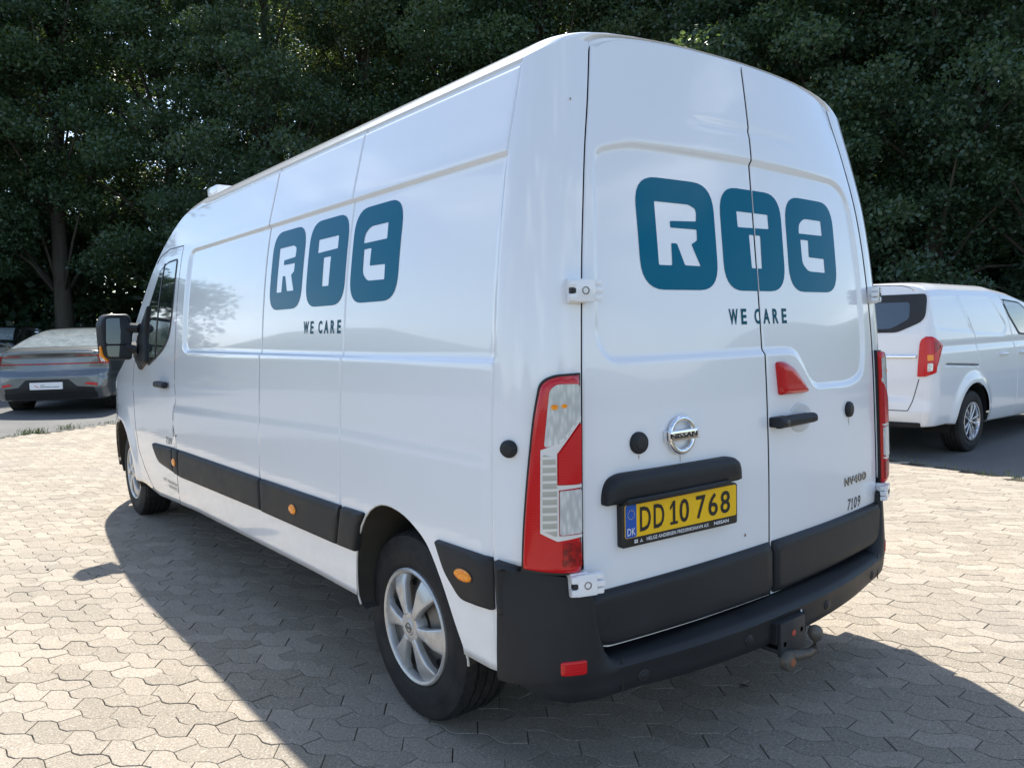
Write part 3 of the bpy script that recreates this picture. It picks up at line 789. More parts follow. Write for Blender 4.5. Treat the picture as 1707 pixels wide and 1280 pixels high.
# rear doors
def doorz(x):
    zt = 2.245+.062; c = .122*.40*lin(van.crownedge, min(1, abs(x)/van.xe(zt))); return zt+c-.012
def door(side):
    n = 100; m = 230; V = []; F = []; av = [0, .003, .008]+[i/n for i in range(1, n)]+[.994, .998, 1]
    zl = [.462+(2.2-.462)*j/m for j in range(m+1)]
    for k, a in enumerate(av):
        for z0 in zl:
            xx = side*(.0028+(van.xe(z0)-.0028-.005)*a)
            z = z0 if z0 < 2.0 else 2.0+(z0-2.0)*(doorz(xx)-2.0)/.2
            if z0 < .7: zb_ = lin([(.008, .461), (.40, .468), (.79, .478), (.845, .494), (.862, .53), (.875, .60)], abs(xx)); z = zb_+(z0-.462)*(.7-zb_)/(.7-.462)
            xx = side*(.0036+(van.xe(z)-.0036-.0075)*a)
            rnd = -.003*(1-sstep(0, .006, a))-.003*sstep(.994, 1, a)
            V.append(van.R(xx, z, rnd))
    M = len(zl)
    for i in range(len(av)-1):
        for j in range(M-1): F.append((i*M+j, (i+1)*M+j, (i+1)*M+j+1, i*M+j+1))
    k = len(V)
    ring = [j for j in range(M)]+[i*M+M-1 for i in range(1, len(av))]+[(len(av)-1)*M+j for j in range(M-2, -1, -1)]+[i*M for i in range(len(av)-2, 0, -1)]
    for r in ring: x, y, z = V[r]; V.append((x, y+.035, z))
    nf = len(F)
    for q in range(len(ring)): F.append((ring[q], ring[(q+1) % len(ring)], k+(q+1) % len(ring), k+q))
    o = mobj('rear_door', V, F, white, VAN); o.data.materials.append(seal)
    for q in range(nf, len(F)): o.data.polygons[q].material_index = 1
    return fix_normals(o)
DL = door(-1); DRt = door(1); DL['label'] = 'left rear door with badge and number plate'; DRt['label'] = 'right rear door with handle and red lamp'
flat(DL, 60); flat(DRt, 60)
# black frame in the gaps
V = []; F = []
for j in range(30):
    z = .45+(2.30-.45)*j/29
    for s in (-1, 1):
        for dx in (.006, -.03): V.append((s*(van.xe(z)+dx), van.ye(z)+.028+.012*(dx > 0), z))
for j in range(29):
    a = j*4; F += [(a, a+1, a+5, a+4), (a+2, a+3, a+7, a+6)]
k = len(V)
for j in range(30):
    z = .45+(2.33-.45)*j/29
    for dx in (-.02, .02): V.append((dx, van.rearY(0, z)+.022, z))
for j in range(29): a = k+j*2; F.append((a, a+1, a+3, a+2))
mobj('door_seal', V, F, seal, VAN)
side = lambda a, b, o: van.S(-1, a, b, o)
sideR = lambda a, b, o: van.S(1, a, b, o)
sideN = lambda a, b, o: van.S(-1, a, b, o, False)
rear = lambda a, b, o: van.R(a, b, o)
rearN = lambda a, b, o: van.R(a, b, o, False)

# ---------- logos (same tile drawing used on the side and on the rear)
TILE = roundpoly([(0, 0), (1, 0), (1, 1), (0, 1)], [.27, .27, .27, .27], 7)
TL1 = [[(.22, .22), (.385, .22), (.393, .42), (.465, .42), (.55, .225), (.76, .222), (.655, .42), (.735, .46), (.74, .56), (.395, .56), (.398, .62), (.74, .635), (.75, .72), (.735, .755), (.65, .785), (.22, .785)]]
TL2 = [[(.255, .62), (.765, .63), (.762, .775), (.25, .775)], [(.435, .225), (.602, .225), (.612, .555), (.425, .555)]]
TL3 = [roundpoly([(.24, .62), (.728, .622), (.722, .785), (.36, .785), (.25, .72)], [0, 0, 0, .05, .05]), roundpoly([(.262, .556), (.27, .30), (.38, .222), (.735, .215), (.73, .368), (.412, .375), (.42, .556)], [0, .05, .05, 0, 0, 0, 0])]
def logo(fn, x0s, w, z0, h, flip, parent, cuts):
    for x0, letters in zip(x0s, (TL1, TL2, TL3)):
        mpf = lambda P: [(x0+flip*p[0]*w, z0+p[1]*h) for p in P]
        patch('logo_tile', fn, mpf(TILE), teal, parent, [mpf([(a, b) for a, b in roundpoly(l, .012, 2)]) for l in letters], .03, .0012, cuts=[c for c in cuts if min(x0, x0+flip*w) < c < max(x0, x0+flip*w)], cutw=.0045)
logo(side, (1.777, 1.357, .937), .372, 1.549, .366, -1, VAN, [])
logo(rear, (-.588, -.1905, .203), .364, 1.548, .355, 1, VAN, [0])
FB = .012
for (x, zz, w, fn, fl, wds) in ((1.3626, 1.4345, .366, side, -1, ('WE', 'CARE')), (-.182, 1.432, .349, rear, 1, ('WE', 'CARE'))):
    k_ = w/.351
    chars('slogan', [('W', 0, .050*k_), ('E', .068*k_, .031*k_)], fn, x, zz, .054, dteal, VAN, .0015, .03, fl)
    chars('slogan', [('C', .146*k_, .035*k_), ('A', .199*k_, .040*k_), ('R', .258*k_, .036*k_), ('E', .317*k_, .031*k_)], fn, x, zz, .054, dteal, VAN, .0015, .03, fl)
chars('fleet_number', [('7', 0, .03), ('1', .036, .020), ('0', .066, .03), ('9', .105, .03)], side, 3.555, .735, .045, greyv, VAN, .0015, .01, -1, .15)
chars('fleet_number', [('7', 0, .026), ('1', .031, .020), ('0', .058, .027), ('9', .093, .027)], rear, .571, .666, .046, greyv, VAN, .0015, .015, 1, .15)
text('small_print', 'RTC TRANSPORT', side, 3.69, .465, .34, .022, greyv, VAN, .0015, .0, -1)
text('small_print', '108 PARTS', side, 3.58, .435, .22, .022, greyv, VAN, .0015, .0, -1)

# ---------- rear lamps
def lampset(sgn):
    fn = (lambda a, b, o: van.S(sgn, a, b, o, False))
    fl = (lambda P: P)
    out = roundpoly([(-.293, 1.306), (-.21, 1.304), (-.168, 1.285), (-.150, 1.19), (-.130, 1.0), (-.119, .85), (-.114, .742), (-.293, .722)], [.0, .04, .03, .1, .1, .1, .006, 0], 4)
    base = patch('tail_lamp', fn, out, seal, VAN, step=.03, off=.010, base=-.01)
    inn = roundpoly([(-.286, 1.300), (-.212, 1.298), (-.174, 1.280), (-.156, 1.19), (-.136, 1.0), (-.125, .85), (-.120, .750), (-.286, .730)], [.0, .04, .03, .1, .1, .1, .006, 0], 4)
    patch('lens', fn, inn, red, base, step=.022, off=.026, base=.002, bev=.012)
    patch('indicator_lens', fn, roundpoly([(-.181, 1.10), (-.189, 1.19), (-.196, 1.262), (-.215, 1.278), (-.281, 1.276), (-.281, 1.176), (-.232, 1.112)], .012), clear, base, step=.015, off=.0285, base=.02)
    patch('divider', fn, [(-.172, 1.094), (-.200, 1.104), (-.235, 1.126), (-.283, 1.186), (-.283, 1.172), (-.2155, 1.082), (-.2155, .993), (-.284, .989), (-.284, .981), (-.220, .979), (-.220, .848), (-.284, .846), (-.284, .838), (-.215, .833), (-.170, .858)], cream, base, step=.015, off=.0285, base=.02)
    patch('reversing_lens', fn, roundpoly([(-.178, 1.082), (-.211, 1.070), (-.214, .99), (-.214, .846), (-.176, .866)], .008), stripe, base, step=.015, off=.031, base=.02)
    patch('reflector', fn, roundpoly([(-.283, 1.165), (-.219, 1.078), (-.219, .996), (-.283, .992)], .006), red, base, step=.015, off=.031, base=.02)
    patch('fog_lens', fn, roundpoly([(-.222, .976), (-.283, .976), (-.283, .850), (-.222, .850)], .006), clear, base, step=.015, off=.031, base=.02)
    patch('brake_lens', fn, roundpoly([(-.232, .826), (-.282, .825), (-.283, .752), (-.228, .758)], .006), dred, base, step=.015, off=.0285, base=.02)
    for (a, b, r) in ((-.209, 1.214, .0075), (-.236, 1.216, .006)):
        patch('bulb', fn, circ(a, b, r*1.3, r, 12), amber, base, step=.01, off=.030, base=.02)
lampset(-1); lampset(1)
# round plugs
for fn, a, b, r, nm in ((side, -.077, 1.0907, .026, 'round_plug'), (rear, -.6504, 1.0805, .034, 'round_plug'), (rear, .5891, 1.0787, .032, 'round_plug')):
    p_ = patch(nm, fn, circ(a, b, r, r, 28), plastic, VAN, step=.012, off=.014, base=-.002, bev=.008)
    patch('plug_disc', fn, circ(a, b, r*.62, r*.62, 20), seal, p_, step=.012, off=.0165, base=.008, bev=.003)
# badge
bx, bz = -.4735, 1.0885
def badge_fn(a, b, o): return van.R(bx+a, bz+b, o, False)
bd = None
V = []; F = []; n = 48; m = 10
for i in range(n):
    A = 2*PI*i/n
    for j in range(m):
        B = 2*PI*j/m; rr = .0525+.0095*math.cos(B); V.append(badge_fn(rr*math.cos(A)*1.0, rr*math.sin(A), .012+.008*math.sin(B)))
for i in range(n):
    for j in range(m): F.append((i*m+j, ((i+1) % n)*m+j, ((i+1) % n)*m+(j+1) % m, i*m+(j+1) % m))
bd = fix_normals(mobj('badge', V, F, chrome, VAN))
patch('badge_bar', badge_fn, rrect(0, .001, .142, .034, .003), chrome, bd, step=.02, off=.022, base=.001, bev=.004)
text('badge_letters', 'NISSAN', badge_fn, -.060, -.007, .120, .016, ink, bd, .0235, .015)
patch('badge_post', badge_fn, circ(0, 0, .006), chrome, bd, step=.01, off=.008, base=0)
for q, (ch, dx, w_) in enumerate((('N', 0, .036), ('V', .042, .040), ('4', .084, .036), ('0', .126, .036), ('0', .168, .036))):
    text('model_letter', ch, rear, .549+dx, .7685, w_, .034, ink, VAN, .002, .03)
    text('model_letter', ch, rear, .5475+dx, .770, w_, .034, mat('dull_chrome', (.62, .60, .57), .25, .9), VAN, .004, .0)
# plate lamp bar
bar = roundpoly([(-.802, .908), (-.800, .950), (-.782, .985), (-.742, .998), (-.250, .994), (-.212, .982), (-.200, .950), (-.200, .908)], [.01, .03, .03, .03, .03, .03, .02, .01])
lb = patch('plate_lamp_bar', rear, bar, plastic, VAN, step=.025, off=.038, base=-.002, bev=.022)
patch('lamp_step', rear, rrect(-.51, .915, .46, .018, .004), plastic, lb, step=.03, off=.046, base=.02, bev=.004)
# number plate: flat, tilted with the door
PO = Vector(van.R(-.745, .775, .010, False)); PQ = Vector(van.R(-.240, .773, .022, False)); PX = (PQ-PO).normalized(); PZ = Vector((0, 0, 1)); PN = PX.cross(PZ).normalized()
if PN.y > 0: PN = -PN
def pl(a, b, o): return tuple(PO+PX*a+PZ*b+PN*o)
fr = patch('number_plate', pl, roundpoly([(0, -.003), (.512, -.003), (.512, .133), (0, .133)], .010), seal, VAN, step=.06, off=.012, base=-.01, bev=.004)
patch('plate_face', pl, rrect(.257, .0775, .493, .103, .008), yellow, fr, step=.08, off=.0135, base=.008)
patch('country_band', pl, roundpoly([(.0125, .0275), (.056, .0275), (.056, .1275), (.0125, .1275)], .006), blue, fr, step=.08, off=.0145, base=.008)
V = []; F = []
for i in range(12):
    a = 2*PI*i/12; cx, cz = .0345+.0135*math.cos(a), .097+.0135*math.sin(a); k = len(V)
    for q in range(10):
        r = .0022 if q % 2 == 0 else .0009; V.append(pl(cx+r*math.sin(q*PI/5), cz+r*math.cos(q*PI/5), .0152))
    F.append(tuple(range(k, k+10)))
mobj('stars', V, F, mat('star_yellow', (.8, .6, .05), .5), fr, False)
text('plate_text', 'DK', pl, .0185, .034, .032, .022, wprint, fr, .0153, .0)
def digits(s, x, w): text('plate_text', s, pl, x, .040, w, .074, ink, fr, .0150, .006)
chars('plate_text', [('D', .070, .045), ('D', .127, .045), ('1', .196, .034), ('0', .238, .042), ('7', .312, .044), ('6', .369, .044), ('8', .426, .046)], pl, 0, .040, .075, ink, fr, .0150, .012)
text('plate_text', 'HELGE ANDERSEN FREDERIKSHAVN A/S', pl, .098, .0075, .272, .0115, wprint, fr, .0135, .01)
text('plate_text', 'NISSAN', pl, .396, .0075, .070, .0115, wprint, fr, .0135, .02)
V = []; F = []
for k3 in range(3):
    a = PI/2+k3*2*PI/3; cx, cz = .076, .0115; d = Vector((math.cos(a), math.sin(a))); n2_ = Vector((-d.y, d.x)); k = len(V)
    for p in (Vector((0, 0)), d*.0035+n2_*.0022, d*.007, d*.0035-n2_*.0022): V.append(pl(cx+p.x, cz+p.y, .0135))
    F.append((k, k+1, k+2, k+3))
for (a, b) in ((.048, .0075), (.0555, .0075), (.048, .0135), (.0555, .0135)):
    k = len(V); V += [pl(a, b, .0135), pl(a+.006, b, .0135), pl(a+.006, b+.0045, .0135), pl(a, b+.0045, .0135)]; F.append((k, k+1, k+2, k+3))
mobj('dealer_marks', V, F, wprint, fr, False)
# high-level red lamp and handle on the right door
tl = patch('third_lamp', rear, roundpoly([(.054, 1.293), (.092, 1.297), (.150, 1.272), (.242, 1.188), (.236, 1.172), (.066, 1.175)], [.012, .02, .02, .01, .008, .012]), red, DRt, step=.02, off=.028, base=-.002, bev=.02)
hb = patch('handle_bowl', rear, circ(.207, 1.082, .075, .056, 28), mat('bowl_shade', (.62, .63, .64), .3, 0, .9), DRt, step=.02, off=.003, base=-.001, bev=.003)
hd = patch('door_handle', rear, roundpoly([(.004, 1.062), (.250, 1.065), (.254, 1.085), (.246, 1.100), (.10, 1.103), (.006, 1.101)], [.006, .012, .01, .012, .02, .008]), plastic, DRt, step=.015, off=.052, base=.026, bev=.014)
patch('handle_base', rear, rrect(.05, 1.082, .088, .036, .008), plastic, hd, step=.02, off=.034, base=-.002, bev=.006)
patch('handle_base', rear, rrect(.232, 1.082, .034, .030, .008), plastic, hd, step=.02, off=.034, base=-.002, bev=.006)
patch('key_lock', rear, circ(.045, 1.082, .011), mat('lock_metal', (.1, .1, .1), .4, .7), hd, step=.01, off=.054, base=.04, bev=.002)
# black door trims
def dtrim(side_):
    if side_ < 0: P = roundpoly([(-.868, .655), (-.868, .545), (-.845, .500), (-.79, .484), (-.40, .474), (-.008, .467), (-.008, .655)], [.004, .04, .04, .04, .1, .006, .006], 5)
    else: P = roundpoly([(.868, .655), (.868, .545), (.845, .500), (.79, .484), (.40, .474), (.008, .467), (.008, .655)], [.004, .04, .04, .04, .1, .006, .006], 5)
    patch('door_trim', rearN, P, plastic, DL if side_ < 0 else DRt, step=.03, off=.024, base=-.002, bev=.020)
dtrim(-1); dtrim(1)
# little marks on the paint: rust run below the right plug, chips
V = []; F = []
def blob(fn, a, b, ra, rb, o=.0016, n=10):
    k = len(V)
    for i in range(n): V.append(fn(a+ra*math.cos(2*PI*i/n), b+rb*math.sin(2*PI*i/n), o))
    F.append(tuple(range(k, k+n)))
blob(rear, -.148, .705, .005, .006); blob(side, -.245, 2.11, .003, .004); blob(rear, .5895, 1.030, .0016, .018); blob(rear, -.473, 1.012, .0009, .015); blob(rear, -.650, 1.037, .0012, .008)
for f in F: mobj('paint_chip', [V[i] for i in f], [tuple(range(len(f)))], mat('rust_stain', (.30, .19, .11), .8), VAN, False)

# ---------- hinges
def hinge(s, z):
    xe, ye = van.xe(z), van.ye(z); ph = math.radians(20)
    X = Vector((s*math.cos(ph), math.sin(ph), 0)); Z = Vector((0, 0, 1)); Yv = Vector((-s*math.sin(ph)*-1, -math.cos(ph), 0)).normalized()
    o = Vector((s*xe, ye-.012, z)); M = Matrix(((X.x, Yv.x, 0, o.x), (X.y, Yv.y, 0, o.y), (X.z, Yv.z, 1, o.z), (0, 0, 0, 1)))
    mb = MB(); mb.box((.028, .002, 0), (.055, .034, .070), M, .004).box((.010, .024, 0), (.066, .020, .064), M, .006)
    for q in (-1, 1): mb.box((.046, .024, q*.019), (.024, .024, .022), M, .007)
    h = mb.build('hinge', white, VAN)
    MB().box((-.034, .020, .0), (.030, .026, .018), M, .005).box((-.034, .018, .022), (.024, .022, .018), M, .005).box((-.034, .018, -.022), (.024, .022, .018), M, .005).build('hinge_leaf', white, h)
    M2 = M @ Matrix.Translation((.008, .032, 0)) @ Matrix.Rotation(-PI/2, 4, 'X')
    MB().lathe([(.0, -.0025), (.007, -.0025), (.009, .004), (.0115, .0035)], 16, M2).build('bolt_head', steel, h)
    MB().box((.046, .026, 0), (.016, .018, .014), M, .002).build('pin', seal, h)
for s in (-1, 1):
    for z in (1.541, .697): hinge(s, z)

# ---------- side rub strips and marker lamps
def strips(fn, sgn):
    P1 = roundpoly([(3.385, .562), (3.74, .585), (3.845, .66), (3.875, .705), (3.372, .722)], [.006, .06, .04, .02, .006])
    P2 = roundpoly([(3.248, .556), (3.375, .560), (3.362, .722), (3.230, .724)], .006)
    P3 = roundpoly([(1.830, .580), (3.236, .553), (3.206, .725), (1.824, .740)], [.012, .008, .012, .012])
    P4 = roundpoly([(1.003, .585), (1.818, .577), (1.812, .740), (.950, .752)], [.012, .012, .012, .012])
    P5 = roundpoly([(.992, .586), (.938, .752), (.752, .757), (.80, .70), (.84, .59)], [.010, .012, .02, .01, .01])
    P6 = roundpoly([(.262, .757), (-.026, .761), (-.024, .598), (.118, .592), (.205, .66)], [.015, .012, .012, .03, .03])
    for P in (P1, P2, P3, P4, P5, P6):
        patch('rub_strip', fn, P, plastic, VAN, step=.035, off=.020, base=-.008, bev=.014)
    for a, b, rx, rz in ((3.305, .640, .036, .026), (1.4118, .6615, .036, .023), (.088, .681, .046, .020)):
        lo = patch('side_marker', fn, circ(a, b, rx+.004, rz+.004), seal, VAN, step=.02, off=.0215, base=.01)
        patch('marker_lens', fn, circ(a, b, rx, rz), amber, lo, step=.012, off=.028, base=.02, bev=.009)
strips(side, -1); strips(sideR, 1)

# ---------- bumper
BP = [(0, -.150), (.25, -.143), (.5, -.118), (.73, -.080), (.84, -.055), (.92, -.026), (.985, .018), (1.035, .070), (1.062, .115), (1.072, .150)]
def bpath(s):   # s in 0..1
    x, y = 0, 0; Ls = [0]
    for a, b in zip(BP, BP[1:]): Ls.append(Ls[-1]+math.hypot(b[0]-a[0], b[1]-a[1]))
    d = s*Ls[-1]; TX = list(zip(Ls, [p[0] for p in BP])); TY = list(zip(Ls, [p[1] for p in BP])); return herm(TX, d), herm(TY, d)
NS = 70; rowsB = []
for si in range(-NS, NS+1):
    s = abs(si)/NS; sg = -1 if si < 0 else 1; x, y = bpath(s); x2, y2 = bpath(min(1, s+.01)); x1, y1 = bpath(max(0, s-.01))
    t = Vector((x2-x1, y2-y1)).normalized(); nrm = Vector((t.y, -t.x))   # outward
    w = sstep(.80, .868, x); zbm = lin([(0, .330), (.5, .338), (.73, .346), (.86, .340), (.93, .342), (.98, .352), (1.02, .370), (1.05, .400), (1.072, .432)], x)
    top = lin([(.8, .64), (.86, .70), (.95, .728), (1.0, .738), (1.078, .765)], x)
    fz_ = .432
    P = []
    def pt(o, z): return (x-nrm.x*o, y-nrm.y*o, z)
    P.append(pt(.10, zbm-.006)); P.append(pt(.03, zbm-.004)); P.append(pt(.012, zbm)); P.append(pt(.004, zbm+.012)); P.append(pt(.0, zbm+.035)); P.append(pt(-.001, fz_-.030)); P.append(pt(-.003, fz_-.022)); P.append(pt(-.005, fz_-.004))
    inw = [(.003, fz_+.008), (.016, fz_+.014), (.045, fz_+.020), (.075, fz_+.024), (.11, fz_+.026)]
    z0 = fz_
    bulge = .0
    upw = [(-.004, z0+(top-z0)*.18), (.0, z0+(top-z0)*.45), (.006, z0+(top-z0)*.80), (.016, top-.010), (.040, top)]
    for (o1, za), (o2, zb) in zip(inw, upw): P.append(pt(o1*(1-w)+o2*w, za*(1-w)+zb*w))
    rowsB.append([(sg*p[0], p[1], p[2]) for p in P])
V, F = rowsmesh(rowsB); bmp = fix_normals(mobj('rear_bumper', V, F, plastic, VAN)); flat(bmp, 40)
# ear front piece of the bumper, joined under the lamp and towards the wheel
for sg, fn in ((-1, side), (1, sideR)):
    P = roundpoly([(-.034, .760), (-.110, .752), (-.106, .66), (-.082, .602), (-.038, .590)], [.01, .02, .03, .02, .02])
    patch('bumper_end', fn, P, plastic, bmp, step=.02, off=.024, base=-.01, bev=.014)
def bfn(sg):
    def f(a, b, o):   # a: x on rear path
        lo, hi = 0, 1
        for _ in range(25):
            md = (lo+hi)/2
            if bpath(md)[0] < abs(a): lo = md
            else: hi = md
        x, y = bpath(lo); x2, y2 = bpath(min(1, lo+.01)); t = Vector((x2-x, y2-y)).normalized() if lo < .99 else Vector((0, 1)); n_ = Vector((t.y, -t.x))
        s = -1 if a < 0 else 1
        return (s*(x+n_.x*o), y+n_.y*o, b)
    return f
bf = bfn(1)
for a in (-.70, -.245, .245, .70):
    q = patch('parking_sensor', bf, circ(a, .383, .021, .019), seal, bmp, step=.012, off=.0035, base=-.004, bev=.002)
    patch('sensor_face', bf, circ(a, .383, .0125, .0115), plastic, q, step=.012, off=.006, base=0, bev=.003)
for s in (-1, 1):
    patch('reflector', bf, rrect(s*.925, .452, .070, .044, .010), red, bmp, step=.012, off=.008, base=-.004, bev=.005)
    mb = MB(); mb.tube([bf(s*.775, .345+(.455-.345)*i/10, -.0005) for i in range(11)], .0022, 5).build('bumper_joint', seal, bmp)
mb = MB(); mb.tube([bf(-.74+1.48*i/60, .405, .0) for i in range(61)], .0018, 5).build('bumper_crease', seal, bmp)

# ---------- tow bar: bracket, arm, ball
cut = MB(); cut.box((-.03, -.152, .375), (.185, .03, .075), None, .003).build('tow_recess', black, bmp)
tb = MB().box((-.035, -.170, .352), (.150, .014, .118), None, .003).box((-.035, -.11, .31), (.15, .12, .014), None, .003).build('tow_bracket', mat('bracket_paint', (.022, .026, .030), .5), VAN)
for xx, zz in ((-.085, .335), (.018, .362)): MB().lathe([(0, .001), (.009, .001), (.009, -.004)], 14, Matrix.Translation((xx, -.176, zz)) @ Matrix.Rotation(PI/2, 4, 'X')).build('bolt_hole', black, tb)
MB().lathe([(0, .0025), (.011, .0015), (.011, -.002)], 18, Matrix.Translation((-.032, -.177, .362)) @ Matrix.Rotation(PI/2, 4, 'X')).build('red_cap', mat('red_cap_plastic', (.55, .08, .05), .5), tb)
MB().tube([(-.070, -.165, .288), (-.045, -.195, .292), (-.012, -.225, .300), (.004, -.235, .315), (.005, -.236, .345)], [.020, .019, .017, .015, .013], 14).build('tow_arm', towm, tb)
MB().lathe([(.0, -.028), (.012, -.027), (.018, -.022), (.0240, -.010), (.0250, 0), (.0240, .010), (.018, .019), (.010, .0235), (0, .0245)], 24, Matrix.Translation((.005, -.236, .371))).build('tow_ball', towm, tb)
MB().lathe([(.0, .020), (.016, .020), (.020, .017), (.030, .016), (.034, .010), (.034, -.012)], 24, Matrix.Translation((-.080, -.185, .278)) @ Matrix.Rotation(PI/2, 4, 'X')).build('arm_collar', towm, tb)
MB().lathe([(.0, .023), (.012, .022), (.015, .018)], 18, Matrix.Translation((-.080, -.185, .278)) @ Matrix.Rotation(PI/2, 4, 'X')).build('rusty_pin', rust, tb)
MB().tube([(.046, -.16, .37), (.046, -.158, .42)], .003, 6).build('bracket_edge', white, tb)

# ---------- wheels
def wheel(parent, pos, side_, R, W_, rim, kind, steer=0, tread=True, detail=1):
    """wheel axis along x; outer face towards side_"""
    M = Matrix.Translation(pos) @ Matrix.Rotation(steer, 4, 'Z') @ Matrix.Rotation(PI/2*side_, 4, 'Y')   # local +Z = outward
    e = bpy.data.objects.new('wheel', bpy.data.meshes.new('wheel')); 
    bpy.data.objects.remove(e)
    h = W_/2; k = .028
    prof = [(rim-.012, -h*.75), (rim, -h*.78), (rim+.02, -h*.97), ((rim+R)/2, -h), (R-.035, -h*.97), (R-.014, -h*.90), (R-.004, -h*.78)]
    gr = [-.52, -.17, .17, .52] if tread else []
    for g_ in gr: prof += [(R, h*(g_-.055)), (R-.009, h*(g_-.04)), (R-.009, h*(g_+.04)), (R, h*(g_+.055))]
    prof += [(R-.004, h*.78), (R-.014, h*.90), (R-.035, h*.97), (R-.060, h*.985), (R-.064, h*1.0), ((rim+R)/2, h*1.01), (rim+.030, h*.99), (rim+.018, h*.95), (rim+.010, h*.90), (rim+.002, h*.83), (rim-.01, h*.6)]
    n = 168 if detail else 60
    def rf(r, z, i, j):
        if tread and r > R-.018 and r > R-.0095+0 and abs(z) > h*.6: return r-(.0075 if i % 4 == 0 else 0)
        if tread and r >= R-.001: return r-(.005 if (i+int(abs(z)*60)) % 6 == 0 else 0)
        return r
    mb = MB(); mb.lathe(prof, n, M, rfun=rf); ty = mb.build('wheel', rubber, parent, 30)
    return ty, M, h
def cap_wheel(pos, side_, steer=0):
    ty, M, h = wheel(VAN, pos, side_, .348, .225, .208, 'cap', steer)
    def pf(a, b, o): return tuple(M @ Vector((a, b, o)))
    # steel disc behind
    MB().lathe([(.0, h-.055), (.06, h-.050), (.085, h-.030), (.12, h-.038), (.17, h-.060), (.198, h-.045), (.208, h-.02)], 40, M).build('steel_disc', steel, ty)
    for i in range(9):
        a = 2*PI*(i+.5)/9; MB().lathe([(0, .0), (.016, .0)], 12, M @ Matrix.Translation((.152*math.cos(a), .152*math.sin(a), h-.048))).build('disc_hole', black, ty)
    # cover: outer ring, hub, six fanned spokes
    MB().lathe([(.216, h-.016), (.2155, h-.004), (.209, h+.001), (.200, h-.003), (.196, h-.012), (.194, h-.030)], 72, M).build('cover_ring', cover, ty)
    def dome(a, b, o):
        r = math.hypot(a, b); return pf(a, b, h+.010-.55*(max(0, r-.05))**2*1.0-.012*sstep(.15, .205, r)+o)
    for i in range(6):
        a = math.radians(88+60*i); c, s_ = math.cos(a), math.sin(a)
        def rot_(P): return [(x*c-y*s_, x*s_+y*c) for x, y in P]
        P = roundpoly([(.045, -.016), (.075, -.018), (.105, -.024), (.150, -.038), (.190, -.050), (.199, -.026), (.201, .0), (.199, .026), (.190, .050), (.150, .038), (.105, .024), (.075, .018), (.045, .016)], .008, 2)
        # split fan: wide blade with a notch at the root like the photo
        so_ = patch('spoke', dome, rot_(P), cover, ty, step=.018, off=.004, base=-.022, bev=.007)
    MB().lathe([(0, h+.016), (.026, h+.016), (.030, h+.013), (.034, h+.014), (.056, h+.010), (.062, h-.004), (.064, h-.03)], 40, M).build('hub_cap', cover, ty)
    V = []; F = []; n = 28; rr = ((.0155, .0), (.0185, .0012))
    for i in range(n):
        A = 2*PI*i/n
        for r, o in ((.0135, h+.0165), (.0150, h+.0182), (.0175, h+.0182), (.0190, h+.0165)): V.append(pf(r*math.cos(A), r*math.sin(A), o))
    for i in range(n):
        for j in range(3): F.append((i*4+j, ((i+1) % n)*4+j, ((i+1) % n)*4+j+1, i*4+j+1))
    fix_normals(mobj('hub_badge', V, F, steel, ty)); 
    patch('hub_badge_bar', pf, rrect(0, 0, .008, .040, .001) if True else None, steel, ty, step=.02, off=h+.0195, base=h+.015)
    return ty
for s in (-1, 1):
    cap_wheel((s*(.98-.1125), .797, .348), s); cap_wheel((s*(.98-.1125), 5.129, .348), s)
# mud flaps behind the front wheels and rear axle tube
for s in (-1, 1): MB().box((s*.86, 4.70, .36), (.24, .012, .30), None, .004).build('mud_flap', black, VAN)
MB().tube([(-.8, .797, .33), (.8, .797, .33)], .05, 12).build('axle', black, VAN)

def seamline(fn, P, r=.0034, name='door_gap'):
    Q = []
    for a, b in zip(P, P[1:]):
        n = max(1, int(math.hypot(b[0]-a[0], b[1]-a[1])/.04))
        for q in range(n): Q.append((a[0]+(b[0]-a[0])*q/n, a[1]+(b[1]-a[1])*q/n))
    Q.append(P[-1]); mb = MB(); mb.tube([fn(a, b, -.0012) for a, b in Q], r, 6); mb.build(name, mat('gap_grey', (.05, .055, .06), .6), VAN)
for fn in (side, sideR):
    seamline(fn, [(3.339, .43), (3.30, .80), (3.385, .86), (3.37, .95), (3.30, 1.03), (3.318, 1.13), (3.30, 1.6), (3.31, 2.0)], .0028)
    seamline(fn, [(3.316, 2.008), (3.633, 2.016), (3.832, 1.981), (3.90, 1.94)], .0042)
    seamline(fn, [(4.02, .36), (4.20, .48), (4.34, .60), (4.405, .78), (4.45, 1.08), (4.40, 1.26)], .0028)
    seamline(fn, [(3.27, .812), (3.37, .798), (3.385, .84)], .0032)
# ---------- cab door: window, handle, mirror
WIN = roundpoly([(3.388, 1.935), (3.60, 1.932), (3.775, 1.893), (3.884, 1.768), (4.00, 1.645), (4.16, 1.50), (4.30, 1.345), (3.96, 1.235), (3.582, 1.345), (3.43, 1.44), (3.374, 1.66)], [.03, .05, .05, .05, .05, .05, .03, .03, .1, .08, .1])
wf = patch('door_window', side, WIN, seal, VAN, step=.05, off=.003, base=-.004)
def shrink(P, d):
    out = []; n = len(P)
    A = sum(P[i-1][0]*P[i][1]-P[i][0]*P[i-1][1] for i in range(n)); sg = 1 if A > 0 else -1
    for i in range(n):
        a, b, c = P[i-1], P[i], P[(i+1) % n]; tx, ty = c[0]-a[0], c[1]-a[1]; l = math.hypot(tx, ty)+1e-9
        out.append((b[0]-ty/l*d*sg, b[1]+tx/l*d*sg))
    return out
WI = shrink(WIN, .014)
patch('window_glass', side, [(max(a, 3.3), b) for a, b in WI], dglass, wf, step=.05, off=.005, base=0)
